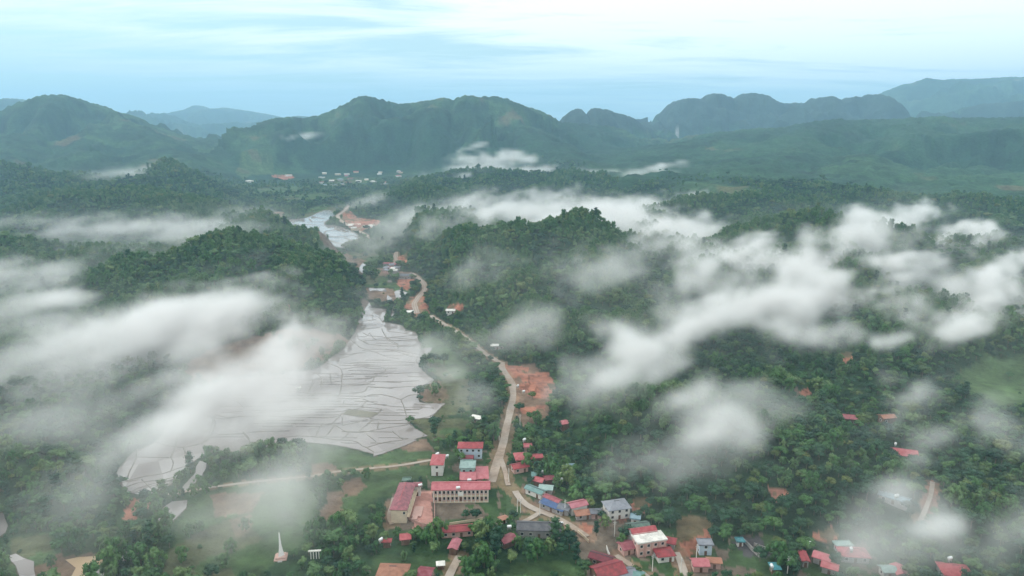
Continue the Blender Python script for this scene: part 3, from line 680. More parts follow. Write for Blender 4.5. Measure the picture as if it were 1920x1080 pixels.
for i, (k, mi, hh) in enumerate(KINDS):
    v, f = crown_geo(k, 100+i); CROWN.append((poly_mesh('crown_'+k, v, f, ML[mi]), v, f))
    v, f = trunk_geo(hh, .22 if k != 'low' else .08, np.random.RandomState(i), 4 if k != 'clump' else 6); TRUNK.append((poly_mesh('trunk_'+k, v, f, mbark, True), v, f))

# where the trees stand
rs = np.random.RandomState(11)
VILLAGE = [flat([(560,880),(640,860),(800,820),(930,800),(1050,830),(1120,900),(1250,930),(1360,960),(1700,1030),(1920,1060),(1920,1200),(300,1200),(300,1000),(480,960)])]
def candidates(r0, r1, step, seed):
    rs_ = np.random.RandomState(seed); x = np.arange(-r1*.78, r1*.78, step); y = np.arange(r0*.72, r1, step)
    X, Y = np.meshgrid(x, y); X = (X+(rs_.rand(*X.shape)-.5)*step*.95).ravel(); Y = (Y+(rs_.rand(*Y.shape)-.5)*step*.95).ravel()
    r = np.hypot(X, Y); k = (r >= r0) & (r < r1) & (np.abs(X) < Y*.80+25)
    return X[k], Y[k]
HOUSES_XY = []   # filled by the village builder: (x, y, radius)
def forest_points():
    out = []
    for (r0, r1, step, sc) in ((222, 900, 5.2, .93), (900, 1700, 6.3, .98), (1700, 2600, 8.8, 1.15)):
        X, Y = candidates(r0, r1, step, int(r0))
        n = fbm(X/45, Y/45, 41, 3); nm = fbm(X/150, Y/150, 47, 4)
        blocked = any_in(X, Y, W_WATER) | any_in(X, Y, W_DRY)
        blocked |= road_dist(X, Y) < 2.6*sc
        # an open field keeps a clear margin on the side the valley opens to
        K = 1+(5.5*sc/180 if r0 >= 900 else .012); XK, YK = X*K, Y*K
        blocked |= any_in(XK, YK, W_WATER) | (road_dist(XK, YK) < 1.0)
        soft = any_in(X, Y, W_GRASS) | any_in(X, Y, W_BROWN) | any_in(XK, YK, W_GRASS) | any_in(XK, YK, W_BROWN); yard = any_in(X, Y, W_YARD) | any_in(X, Y, W_RED) | any_in(X, Y, W_PINK) | any_in(XK, YK, W_RED)
        rnd = np.random.RandomState(int(r1)).rand(len(X))
        vil = any_in(X, Y, VILLAGE)
        keep = ~blocked & ~yard & ~(soft & (rnd > np.where(n > .55, .22, .035))) & ~(vil & (rnd > .96))
        keep |= yard & ~blocked & (rnd < .20) & ~any_in(X, Y, W_PINK) & ~any_in(X, Y, W_RED)
        if r0 >= 900: keep &= (rnd < 1.0-1.02*sst(1250, 1700, Y+120*(nm-.5)*8))|(X < 250)
        if r0 >= 1700: keep &= (rnd < 1.0-1.02*sst(1800, 2600, np.hypot(X, Y)+700*sst(100, 420, X)))
        for hx, hy, hr in HOUSES_XY:
            keep &= ~((np.hypot(X-hx, Y-hy) < hr+.3) | ((np.abs(X-hx*(Y/hy)) < hr*.8) & (Y < hy) & (Y > hy-hr*.5-8.5)))
        X, Y, n, nm, rnd, soft = X[keep], Y[keep], n[keep], nm[keep], rnd[keep], soft[keep]
        Z = height(X, Y)
        r2 = np.random.RandomState(int(r1)+5).rand(len(X), 3)
        kind = np.where(r2[:, 0] < .30, 0, np.where(r2[:, 0] < .62, 1, np.where(r2[:, 0] < .72, 2, np.where(r2[:, 0] < .80, 3, np.where(r2[:, 0] < .90, 4, np.where(r2[:, 0] < .99, 5, 7))))))
        e = 45*sc; lap = Z-(height(X+e, Y)+height(X-e, Y)+height(X, Y+e)+height(X, Y-e))/4   # crests carry pale bamboo, hollows dark trees
        nm = nm+np.clip(lap/14, -.25, .25)*sst(2, 12, Z+np.abs(lap))
        nm = nm+.07*((X < -40) & (Y > 520) & (Y < 900))
        bam = nm+.25*(r2[:, 2]-.5) > .585; kind = np.where(bam & (r2[:, 0] < .7), np.where(r2[:, 0] < .3, 3, 4), kind)
        dk = nm+.25*(r2[:, 2]-.5) < .40; kind = np.where(dk & (r2[:, 0] > .25), 1, kind)
        cr = (lap > 2.2) & (Y < 1150) & (r2[:, 1] < .55); kind = np.where(cr, np.where(r2[:, 2] < .45, 4, np.where(r2[:, 2] < .8, 3, 7)), kind)
        kind = np.where(soft & (r2[:, 1] < .5), 6, kind)
        s = sc*(.55+.55*r2[:, 1]+.55*(r2[:, 1] > .86)*r2[:, 0])*(1+.5*(fbm(X/25, Y/25, 88, 2)-.5))
        out.append(np.c_[X, Y, Z-.3, kind, s, r2[:, 2]*6.283, soft*1.0])
    return np.vstack(out)
# ------------------------------------------------------------------ village
def roof_mat(name, col, metal=0.0, rough=.5):
    m, t, b = new_mat(name)
    c = N(t, 'ShaderNodeTexCoord'); w = N(t, 'ShaderNodeTexWave', bands_direction='X'); t.links.new(c.outputs['Object'], w.inputs['Vector']); w.inputs['Scale'].default_value = 1.6
    n = pos_noise(t, .5, 5, .65, 'Position'); oi = N(t, 'ShaderNodeObjectInfo')
    f = MATH(t, 'ADD', MATH(t, 'MULTIPLY', MATH(t, 'SUBTRACT', n, .12), 1.1), MATH(t, 'MULTIPLY', MATH(t, 'SUBTRACT', oi.outputs['Random'], .3), .45))
    t.links.new(RAMP(t, f, [(.15, tuple(q*.45+.012 for q in col)), (.5, col), (.85, tuple(min(1, q*1.1+.06) for q in col))]), b.inputs['Base Color'])
    b.inputs['Roughness'].default_value = rough; b.inputs['Metallic'].default_value = metal; b.inputs['Specular IOR Level'].default_value = .35
    bump(t, b, w.outputs[1], .05, .6); return m
RM = {'red': roof_mat('roof_red', (.31, .050, .058)), 'pink': roof_mat('roof_pink', (.36, .095, .11)), 'mauve': roof_mat('roof_mauve', (.36, .115, .14)), 'dark': roof_mat('roof_dark_red', (.20, .035, .05)),
      'rust': roof_mat('roof_rust', (.30, .13, .08)), 'teal': roof_mat('roof_teal', (.10, .20, .19)), 'blue': roof_mat('roof_blue', (.05, .10, .23)), 'grey': roof_mat('roof_grey', (.17, .18, .21)),
      'char': roof_mat('roof_charcoal', (.06, .06, .07)), 'bluegrey': roof_mat('roof_blue_grey', (.16, .25, .30)), 'mint': roof_mat('roof_mint', (.22, .31, .29)), 'white': roof_mat('roof_white', (.66, .64, .60), 0, .6),
      'green': roof_mat('roof_green_grey', (.12, .20, .16)), 'cyan': roof_mat('roof_cyan', (.07, .27, .31))}
WM = {'white': simple('wall_white', (.62, .60, .57), .8, .4, .12), 'cream': simple('wall_cream', (.58, .48, .36), .8, .4, .12), 'pink': simple('wall_pink', (.50, .32, .28), .8, .4, .15),
      'blue': simple('wall_blue', (.42, .50, .58), .8, .4, .12), 'teal': simple('wall_teal', (.30, .48, .46), .8, .4, .12), 'wood': simple('wall_wood', (.16, .10, .07), .9, .8, .3), 'grey': simple('wall_grey', (.30, .28, .27), .85, .4, .18)}
mglass = simple('window_glass', (.03, .035, .04), .15, 1, .3, .6)
mdoor = simple('door_wood', (.13, .07, .045), .7, 1, .3)
mframe = simple('white_trim', (.68, .66, .62), .6, 1, .08)
mconc = simple('concrete', (.34, .33, .31), .9, .5, .2)
mtank = simple('steel_tank', (.75, .76, .78), .3, 1, .05, .5, .3)
def boxes(bs):
    """list of (x0,x1,y0,y1,z0,z1)"""
    V_, F_ = [], []
    for x0, x1, y0, y1, z0, z1 in bs:
        o = len(V_); V_ += [(x0,y0,z0),(x1,y0,z0),(x1,y1,z0),(x0,y1,z0),(x0,y0,z1),(x1,y0,z1),(x1,y1,z1),(x0,y1,z1)]
        F_ += [(o,o+3,o+2,o+1),(o+4,o+5,o+6,o+7),(o,o+1,o+5,o+4),(o+1,o+2,o+6,o+5),(o+2,o+3,o+7,o+6),(o+3,o,o+4,o+7)]
    return V_, F_
def pobj(name, geo, mat, parent=None):
    return link(name, poly_mesh(name, geo[0], geo[1], mat), parent)
def empty(name, loc, rz, label, cat, group=None):
    o = bpy.data.objects.new(name, None); COL.objects.link(o); o.location = loc; o.rotation_euler = (0, 0, R(rz)); o['label'] = label; o['category'] = cat
    o.empty_display_size = 1
    if group: o['group'] = group
    return o
def roof_geo(w, d, h, rise, kind, ov=.7, th=.22):
    W2, D2 = w/2+ov, d/2+ov
    hb = h-.05
    if kind == 'flat':
        return boxes([(-W2, W2, -D2, D2, h+.02, h+.28), (-W2, W2, -D2, -D2+.2, h+.281, h+.6), (-W2, W2, D2-.2, D2, h+.281, h+.6), (-W2, -W2+.2, -D2+.2, D2-.2, h+.281, h+.6), (W2-.2, W2, -D2+.2, D2-.2, h+.281, h+.6)])
    if kind == 'gx': top = [(-W2,-D2,hb),(W2,-D2,hb),(W2,0,hb+rise),(-W2,0,hb+rise),(-W2,D2,hb),(W2,D2,hb)]; qs = [(0,1,2,3),(3,2,5,4)]
    elif kind == 'gy': top = [(-W2,-D2,hb),(0,-D2,hb+rise),(0,D2,hb+rise),(-W2,D2,hb),(W2,-D2,hb),(W2,D2,hb)]; qs = [(0,1,2,3),(1,4,5,2)]
    elif kind == 'shed': top = [(-W2,-D2,hb),(W2,-D2,hb),(W2,D2,hb+rise),(-W2,D2,hb+rise)]; qs = [(0,1,2,3)]
    elif kind == 'pyr': top = [(-W2,-D2,hb),(W2,-D2,hb),(W2,D2,hb),(-W2,D2,hb),(0,0,hb+rise)]; qs = [(0,1,4),(1,2,4),(2,3,4),(3,0,4)]
    else:  # hip
        if w >= d: top = [(-W2,-D2,hb),(W2,-D2,hb),(W2,D2,hb),(-W2,D2,hb),(-W2+D2,0,hb+rise),(W2-D2,0,hb+rise)]; qs = [(0,1,5,4),(1,2,5),(2,3,4,5),(3,0,4)]
        else: top = [(-W2,-D2,hb),(W2,-D2,hb),(W2,D2,hb),(-W2,D2,hb),(0,-D2+W2,hb+rise),(0,D2-W2,hb+rise)]; qs = [(0,1,4),(1,2,5,4),(2,3,5),(3,0,4,5)]
    n = len(top); V_ = [(x, y, z+th) for x, y, z in top]+top; F_ = list(qs)+[tuple(i+n for i in q[::-1]) for q in qs]
    from collections import Counter
    ed = Counter(); 
    for q in qs:
        for a, b_ in zip(q, q[1:]+q[:1]): ed[(a, b_)] += 1
    for a, b_ in list(ed):
        if (b_, a) not in ed: F_.append((b_, a, a+n, b_+n))
    return V_, F_
def wall_geo(w, d, h, rise, kind, ov=.7):
    x, y = w/2, d/2; V_ = [(-x,-y,-2),(x,-y,-2),(x,y,-2),(-x,y,-2),(-x,-y,h),(x,-y,h),(x,y,h),(-x,y,h)]
    F_ = [(0,1,5,4),(1,2,6,5),(2,3,7,6),(3,0,4,7),(4,5,6,7)]
    if kind == 'gx':
        r = rise*y/(y+ov)*.98+.0; V_ += [(-x,0,h+r),(x,0,h+r)]; F_ = F_[:4]+[(5,6,9),(7,4,8),(4,5,9,8),(6,7,8,9)]
    elif kind == 'gy':
        r = rise*x/(x+ov)*.98; V_ += [(0,-y,h+r),(0,y,h+r)]; F_ = F_[:4]+[(4,5,8),(6,7,9),(5,6,9,8),(7,4,8,9)]
    elif kind == 'shed':
        V_[6] = (x, y, h+rise*.9); V_[7] = (-x, y, h+rise*.9)
    return V_, F_
def openings(root, w, d, h, storeys=1, door=True, win=True, wh=1.3, shelf=False, rs_=random):
    """windows (frame > pane) on the camera-side long wall and on the side walls, a door in front"""
    sh = h/storeys
    nb = max(1, int(w/3.2)); dk = nb//2
    for s in range(storeys):
        for k in range(nb):
            cx = -w/2+w*(k+.5)/nb
            if s == 0 and k == dk and door:
                pobj('door', boxes([(cx-.55, cx+.55, -d/2-.08, -d/2+.02, 0.02, 2.15)]), mdoor, root); continue
            if not win: continue
            z0 = s*sh+sh*.34
            f = pobj('window', boxes([(cx-.72, cx+.72, -d/2-.10, -d/2+.03, z0-.1, z0-.001), (cx-.72, cx+.72, -d/2-.10, -d/2+.03, z0+wh+.001, z0+wh+.1), (cx-.72, cx-.62, -d/2-.10, -d/2+.03, z0, z0+wh), (cx+.62, cx+.72, -d/2-.10, -d/2+.03, z0, z0+wh)]), mframe, root)
            pobj('pane', boxes([(cx-.618, cx+.618, -d/2-.05, -d/2+.02, z0+.002, z0+wh-.002)]), mglass, f)
        if not win: continue
        for sx_ in (-1, 1):
            z0 = s*sh+sh*.34; x0, x1 = (w/2-.02, w/2+.09) if sx_ > 0 else (-w/2-.09, -w/2+.02)
            f = pobj('window', boxes([(x0, x1, -.7, .7, z0-.1, z0-.001), (x0, x1, -.7, .7, z0+wh+.001, z0+wh+.1), (x0, x1, -.7, -.6, z0, z0+wh), (x0, x1, .6, .7, z0, z0+wh)]), mframe, root)
            xa, xb = (w/2-.01, w/2+.05) if sx_ > 0 else (-w/2-.05, -w/2+.01)
            pobj('pane', boxes([(xa, xb, -.598, .598, z0+.002, z0+wh-.002)]), mglass, f)
CAT = 'house'
def place_roof(box, hw, rise, up=1.0):
    x0, y0, x1, y1 = box; cx, cy = (x0+x1)/2, (y0+y1)/2
    X, Y, Z = hit(cx, cy, up=hw+rise*.5); 
    d = ray(cx, cy); depth = (Y/d[1])  # distance along the axis
    ppm = FPX/depth; dep = math.atan2(CAM_H-Z-hw, Y)
    w = (x1-x0)/ppm; dd = max(2.5, ((y1-y0)/ppm-rise*.4*math.cos(dep))/math.sin(dep))
    return X, Y, Z, w, dd
def house(box, st, rot, kind, rc, wc, label, wd=None, name='house', cat='house', door=True, win=True, rise=None, hw=None, group=None, ov=.7):
    hw = hw or (3.0 if st == 1 else 3.2*st)
    rise0 = rise if rise is not None else 1.5
    X, Y, Z, w, d = place_roof(box, hw, rise0)
    if wd: w, d = wd
    else: w, d = max(2.0, w-2*ov), max(2.0, d-2*ov)
    if rise is None: rise = .26*min(w, d) if kind in ('gx', 'gy', 'hip', 'pyr') else .5
    if kind in ('gx', 'gy'): rise = rise if rise else .2*min(w, d)
    rise = min(rise, 3.0)
    r = empty(name, (X, Y, Z), rot, label, cat, group)
    pobj('wall', wall_geo(w, d, hw, rise, kind, ov), WM[wc], r)
    rf = pobj('roof', roof_geo(w, d, hw, rise, kind, ov), RM[rc], r)
    if kind in ('gx', 'hip') and w > 6: 
        L_ = w/2+ov if kind == 'gx' else w/2-d/2
        if L_ > .5 and w >= d: pobj('ridge_cap', boxes([(-L_, L_, -.18, .18, hw+rise+.12, hw+rise+.24)]), RM['dark' if rc in ('red', 'pink', 'mauve') else 'char'], rf)
    openings(r, w, d, hw, st, door, win)
    HOUSES_XY.append((X, Y, math.hypot(w, d)/2*.85)); return r, w, d, hw
H_ = house
H_((808,849,834,871), 2, 0, 'hip', 'red', 'white', 'two storey white walled house with a red hipped roof where the pale field track ends')
H_((858,826,906,840), 2, 0, 'hip', 'red', 'blue', 'wide red roofed house with pale blue walls, farthest of those left of the dirt road')
H_((865,851,888,860), 1, 0, 'gx', 'dark', 'blue', 'small dark red roofed annex just in front of the pale blue walled house')
H_((862,861,892,878), 2, 0, 'flat', 'mint', 'teal', 'flat topped two storey building with mint green walls behind the school')
H_((862,880,893,899), 1, 3, 'gx', 'pink', 'pink', 'broad pink red roof directly behind the long school building, left half')
H_((892,872,916,897), 1, 4, 'gx', 'pink', 'pink', 'pink red roofed building beside the dirt road, right behind the long school')
H_((754,893,771,902), 1, 0, 'flat', 'green', 'white', 'small flat green roofed shed behind the tall mauve hipped roof', hw=2.6)
H_((774,902,791,912), 1, 0, 'gx', 'dark', 'white', 'low dark red roofed wing against the back of the mauve roofed school block', hw=5.5)
H_((830,981,884,996), 1, 8, 'gx', 'red', 'pink', 'long low red roof across the front of the school yard', wd=(14, 4.5))
H_((937,964,949,974), 1, 30, 'gx', 'rust', 'white', 'tiny hut with a rusty red roof on the grass beside the dirt road fork', hw=2.2, wd=(2.8, 2.4))
H_((981,828,998,838), 1, 0, 'pyr', 'pink', 'pink', 'small pink pyramid roofed pavilion at the forest edge right of the dirt road')
H_((964,846,990,862), 1, 10, 'hip', 'red', 'wood', 'red hipped roof nearest the dirt road in the cluster of red roofs on its right')
H_((990,848,1015,860), 1, 12, 'gx', 'red', 'wood', 'bright red gabled house under the trees, right one of the red cluster beside the road', wd=(7.5, 4))
H_((959,863,989,880), 1, 22, 'gx', 'red', 'pink', 'bright red roof angled towards the road, front one of the red cluster', wd=(8, 5))
H_((996,882,1013,893), 1, 0, 'gx', 'teal', 'grey', 'small teal roofed shack behind the small square red roof')
H_((1002,890,1020,905), 1, -25, 'gx', 'red', 'wood', 'small square red roof between the teal roofs near the road bend', wd=(4.3, 4.0))
H_((1020,886,1040,900), 1, 15, 'gx', 'dark', 'wood', 'dark maroon roof half hidden in trees beside the small square red roof', wd=(5, 4))
H_((1051,878,1063,886), 1, 0, 'gx', 'rust', 'wood', 'tiny rusty red roof among the trees behind the village row')
H_((1062,867,1079,876), 1, 10, 'gx', 'bluegrey', 'grey', 'small blue grey roof deep in the trees behind the village row')
H_((990,907,1018,925), 1, -38, 'gx', 'teal', 'white', 'long teal roofed shop row with white posts facing the road', wd=(9.5, 3.8))
H_((1012,905,1036,919), 1, -10, 'gx', 'mint', 'grey', 'pale mint roofed shed behind the teal shop row', wd=(6, 4))
H_((1024,921,1048,945), 1, -40, 'gx', 'pink', 'pink', 'narrow pink red roof running just behind the long blue roof', wd=(8.5, 2.6), hw=3.4)
H_((1016,932,1057,959), 1, -38, 'shed', 'blue', 'grey', 'long bright blue roofed stall row along the road bend', wd=(12.5, 3.0), hw=2.8)
H_((1050,941,1068,956), 1, -25, 'gx', 'grey', 'grey', 'grey roofed house between the blue roof and the white gabled house', wd=(5, 4.5))
H_((1067,934,1098,952), 1, 22, 'gx', 'mauve', 'white', 'white gabled house with a dusty red roof right of the blue roof', wd=(8, 4.6), hw=4.2)
H_((1081,955,1106,966), 1, 12, 'shed', 'rust', 'grey', 'low rust brown roof in front of the white gabled house', wd=(7, 3.2), hw=2.6)
H_((1106,950,1128,962), 1, 5, 'gx', 'grey', 'pink', 'small grey roof against the left side of the grey villa', wd=(4.5, 3.5))
H_((1134,933,1178,955), 2, 14, 'hip', 'grey', 'white', 'large grey hipped villa with a white front beside the orange earth patch', wd=(10.5, 8), hw=5.2)
H_((1183,963,1200,972), 1, -15, 'flat', 'bluegrey', 'white', 'small white cube house with a blue grey top below the orange earth patch', wd=(3.6, 3.2))
H_((1180,977,1213,992), 1, 12, 'gx', 'green', 'grey', 'green grey roofed house directly behind the big white and red building', wd=(9, 5))
H_((1162,1010,1186,1032), 1, 20, 'gx', 'dark', 'pink', 'dark red roofed house left of the big white and red building', wd=(5, 5.5))
H_((1246,1004,1266,1018), 1, -20, 'gx', 'red', 'grey', 'small red roof tucked behind the right end of the big white and red building', wd=(4.5, 4))
H_((1229,1023,1262,1042), 1, 10, 'hip', 'red', 'white', 'red hipped bungalow with white posts just right of the big white and red building', wd=(7, 5.5))
H_((1114,1050,1166,1082), 1, 22, 'gx', 'red', 'wood', 'very large bright red roof at the bottom edge below the forked path', wd=(12, 8.5), hw=4)
H_((1110,1032,1146,1052), 1, -28, 'gx', 'dark', 'wood', 'dark maroon roof behind the very large bright red roof', wd=(9, 4.5))
H_((1152,1060,1190,1084), 1, 18, 'gx', 'grey', 'grey', 'slate grey roof at the bottom edge right of the very large red roof', wd=(8, 5.5))
H_((1187,1068,1203,1082), 1, -30, 'gx', 'teal', 'grey', 'bright teal roof at the bottom edge beside the path', wd=(4, 4.5))
H_((1296,1043,1329,1061), 1, 0, 'gx', 'pink', 'pink', 'pink red roofed bungalow below the tall orange earth cutting')
H_((1330,1044,1348,1054), 1, -5, 'gx', 'rust', 'pink', 'low rusty roof joined behind the bungalow below the orange cutting', wd=(5, 3))
H_((1310,1010,1334,1022), 2, 0, 'flat', 'grey', 'blue', 'half finished blue grey house at the foot of the orange earth cutting', wd=(5.2, 3.6), hw=5.0)
H_((1382,1006,1393,1015), 1, 0, 'flat', 'cyan', 'white', 'tiny white hut with a blue top above the dark walled yard', wd=(2.4, 2.2), hw=2.4)
H_((1443,1053,1463,1067), 1, 0, 'shed', 'cyan', 'wood', 'turquoise roofed lean to at the bottom edge right of the dark walled yard', hw=2.6)
H_((1503,1033,1512,1050), 1, -8, 'gy', 'red', 'grey', 'narrow red roof seen end on between tree and red L shaped roof', wd=(2.2, 6.5))
H_((1532,1031,1552,1051), 1, -35, 'gx', 'pink', 'grey', 'pink red roof, upper of the pair stepping down beside the grey flat roof', wd=(6, 4.5))
H_((1546,1050,1567,1066), 1, -30, 'gx', 'red', 'grey', 'red roof, lower of the pair stepping down beside the grey flat roof', wd=(5.5, 4))
H_((1564,1013,1597,1025), 1, 3, 'flat', 'mint', 'grey', 'long pale grey flat roofed block behind the wide pink red roof')
H_((1578,1022,1622,1044), 1, -6, 'hip', 'pink', 'grey', 'wide pink red hipped roof in front of the pale grey flat roof', wd=(11, 6.5))
H_((1659,918,1695,943), 1, -40, 'gx', 'bluegrey', 'grey', 'long blue grey roof set at a slant in the forest clearing on the right', wd=(12, 4.5))
H_((1678,1055,1696,1077), 1, -5, 'gy', 'pink', 'grey', 'pink red roof seen end on through mist near the bottom right', wd=(4, 6))
H_((1655,1055,1675,1074), 1, 0, 'gx', 'mint', 'grey', 'pale green roof in mist beside the end on pink red roof', wd=(5, 4))
H_((1770,1053,1812,1082), 1, -12, 'hip', 'red', 'grey', 'big red roof fading in mist, farthest right along the bottom edge', wd=(10.5, 8))
H_((1680,833,1713,860), 1, -18, 'gx', 'red', 'grey', 'lone red roofed farmhouse in the right hand forest', wd=(11, 8), hw=3.4)
H_((1578,773,1604,787), 1, -15, 'gx', 'pink', 'wood', 'faded pink red roof in forest between tiny white pond and lone farmhouse', wd=(10, 6), hw=4)
H_((1653,774,1673,784), 1, 10, 'gx', 'rust', 'wood', 'pale rusty roof barely showing in the forest mist above the lone farmhouse', wd=(8, 5), hw=4)
H_((1051,784,1066,797), 1, 20, 'pyr', 'pink', 'wood', 'small pink red roof alone in the trees below the red earth slope', wd=(4.5, 4.5), hw=4)
H_((886,776,900,786), 1, -25, 'shed', 'white', 'grey', 'pale white roofed shed standing in mist left of the dirt road', wd=(6, 3))
H_((922,642,943,650), 1, 0, 'flat', 'white', 'grey', 'long low white roof in mist beside the dirt road above the red slope', wd=(10, 4))
H_((716,1006,735,1016), 1, 0, 'gx', 'red', 'wood', 'small bright red roof with a white water tank left below the school')
H_((749,997,771,1011), 1, 10, 'gx', 'red', 'wood', 'crimson roof among dark trees in front of the school block')
H_((712,1052,762,1084), 1, -3, 'hip', 'rust', 'pink', 'large brick red courtyard house at the bottom edge below the school', wd=(11.5, 8.5))
H_((788,1058,808,1082), 1, -10, 'gx', 'dark', 'pink', 'dusky red roof at the bottom edge beside the large brick red house', wd=(5, 5.5))
H_((845,1007,860,1031), 1, -12, 'gy', 'mauve', 'wood', 'narrow mauve roof seen end on among trees below the long red yard roof', wd=(3.2, 6.5))
H_((821,1053,831,1058), 1, 8, 'pyr', 'white', 'wood', 'little white canopy among trees at the bottom edge', wd=(2.4, 2), hw=2.2, rise=.7)
H_((941,998,961,1018), 1, 35, 'gx', 'dark', 'wood', 'red brown roof with a pale tank behind it left of the charcoal roof', wd=(6, 4.5))
H_((970,979,1052,991), 1, -3, 'gx', 'char', 'grey', 'very long charcoal roofed hall in front of the road bend', wd=(19, 6.5), hw=4)
H_((760,578,777,588), 1, 10, 'gx', 'white', 'grey', 'pale roofed building below the first road bend', wd=(7, 5), hw=3)
H_((838,577,852,584), 1, 0, 'gx', 'white', 'white', 'white walled house at the foot of the small round red earth slope', wd=(8, 5))
H_((750,512,768,518), 1, 0, 'gx', 'grey', 'grey', 'grey roofed building beside the top of the road bend', wd=(14, 7), hw=4)

# school: long two storey block with red roof and a columned front
def school():
    X, Y, _ = hit(864, 941); dpt = Y/ray(864, 941)[1]; ppm = FPX/dpt; w = 103/ppm; d = 6.5; h = 6.6; Y += d/2
    r = empty('school_building', (X, Y, 0), 1.5, 'long two storey school with a pink red roof and white columned front', 'school')
    pobj('wall', wall_geo(w, d, h, 1.6, 'gx', 1.0), WM['pink'], r)
    rf = pobj('roof', roof_geo(w, d, h, 1.7, 'gx', 1.0), RM['pink'], r); pobj('ridge_cap', boxes([(-w/2-1, w/2+1, -.2, .2, h+1.8, h+1.95)]), RM['red'], rf)
    y = -d/2
    pobj('gallery', boxes([(-w/2, w/2, y-1.3, y-.002, 3.1, 3.35), (-w/2, w/2, y-1.3, y-1.2, 3.351, 4.1), (-w/2, w/2, y-1.4, y-.002, -.5, .2)]), WM['cream'], r)
    n = 13
    for i in range(n+1):
        x = -w/2+.2+(w-.4)*i/n; pobj('column', boxes([(x-.16, x+.16, y-1.52, y-1.32, .2, h-.1)]), mframe, r)
    pobj('sign_board', boxes([(-w*.05, w*.05, y-1.72, y-1.54, 3.9, 5.9)]), mframe, r)
    for s in range(2):
        for i in range(n):
            x = -w/2+.2+(w-.4)*(i+.5)/n; z0 = s*3.3+.9
            if s == 0 and i in (1, 6, 11): pobj('door', boxes([(x-.5, x+.5, y-.06, y+.02, .21, 2.5)]), mdoor, r); continue
            f = pobj('window', boxes([(x-.6, x+.6, y-.09, y+.02, z0-.1, z0-.001), (x-.6, x+.6, y-.09, y+.02, z0+1.501, z0+1.6), (x-.6, x-.5, y-.09, y+.02, z0, z0+1.5), (x+.5, x+.6, y-.09, y+.02, z0, z0+1.5)]), mframe, r)
            pobj('pane', boxes([(x-.498, x+.498, y-.05, y+.01, z0+.002, z0+1.498)]), mglass, f)
    for q in np.linspace(-w/2, w/2, 5): HOUSES_XY.append((X+q, Y, 6))
    # block with the tall hipped roof
    xa, ya, _ = hit(757, 982); dp = ya/ray(757, 982)[1]; w2 = 33/(FPX/dp); L2 = 24.0; Yc = ya+L2/2; h2 = 7.0
    xc = (ray(757, 960)[0]/ray(757, 960)[1])*Yc
    r = empty('school_block', (xc, Yc, 0), -1.5, 'cream walled school block with a tall mauve hipped roof beside the pink paved yard', 'school')
    pobj('wall', wall_geo(w2-1, L2, h2, 2, 'hip'), WM['cream'], r)
    rf = pobj('roof', roof_geo(w2-1, L2, h2, 2.6, 'hip', .6), RM['mauve'], r)
    pobj('ridge_cap', boxes([(-.2, .2, -L2/2+w2/2, L2/2-w2/2, h2+2.68, h2+2.85)]), RM['red'], rf)
    x = (w2-1)/2
    for s in range(2):
        for i in range(6):
            y0 = -L2/2+L2*(i+.5)/6; z0 = s*3.4+1.0
            f = pobj('window', boxes([(x-.02, x+.10, y0-.8, y0+.8, z0-.1, z0-.001), (x-.02, x+.10, y0-.8, y0+.8, z0+1.6, z0+1.7)]), mframe, r)
            pobj('pane', boxes([(x-.01, x+.06, y0-.7, y0+.7, z0+.001, z0+1.598)]), mglass, f)
    f = pobj('window', boxes([(x-1.6, x-.5, -L2/2-.1, -L2/2+.02, 4.6, 4.7), (x-1.6, x-.5, -L2/2-.1, -L2/2+.02, 5.9, 6.0)]), mframe, r); pobj('pane', boxes([(x-1.5, x-.6, -L2/2-.06, -L2/2+.01, 4.701, 5.899)]), mglass, f)
    pobj('gallery', boxes([(x+.001, x+1.5, -L2/2, L2/2, 3.2, 3.4), (x+1.4, x+1.5, -L2/2, L2/2, 3.401, 4.2)]), WM['cream'], r)
    pobj('entrance_terrace', boxes([(x+1.6, x+6.0, -L2*.30, L2*.06, -.5, .9), (x+2.2, x+4.6, -L2*.46, -L2*.31, -.5, 1.6)]), WM['pink'], r)
    for q in np.linspace(-L2/2, L2/2, 5): HOUSES_XY.append((xc, Yc+q, 6))
school()
# big concrete building with red roof behind a white slab
def big_building():
    X, Y, Z, w, d = place_roof((1188,998,1247,1018), 7, 0); w, d = 13.0, 6.0
    r = empty('apartment_house', (X, Y, Z), 14, 'raw concrete house with a white slab roof and a red roof behind', 'house')
    pobj('wall', wall_geo(w, d, 6.6, 0, 'flat'), WM['pink'], r)
    pobj('slab_roof', roof_geo(w, d, 6.6, 0, 'flat', .5), RM['white'], r)
    v, f = roof_geo(w*.86, 4.0, 6.9, 1.3, 'gx', .4); v = [(a-.5, b+d/2+2.6, c) for a, b, c in v]
    pobj('roof', (v, f), RM['red'], r)
    v, f = wall_geo(w*.86, 4.0, 6.8, 1.2, 'gx', .4); v = [(a-.5, b+d/2+2.6, c) for a, b, c in v]
    pobj('rear_wall', (v, f), WM['grey'], r)
    for i in range(5): x = -w/2+.25+(w-.5)*i/4; pobj('column', boxes([(x-.2, x+.2, -d/2-.35, -d/2-.01, -1, 6.6)]), WM['pink'], r)
    openings(r, w, d, 6.6, 2)
    HOUSES_XY.append((X, Y, 8))
big_building()
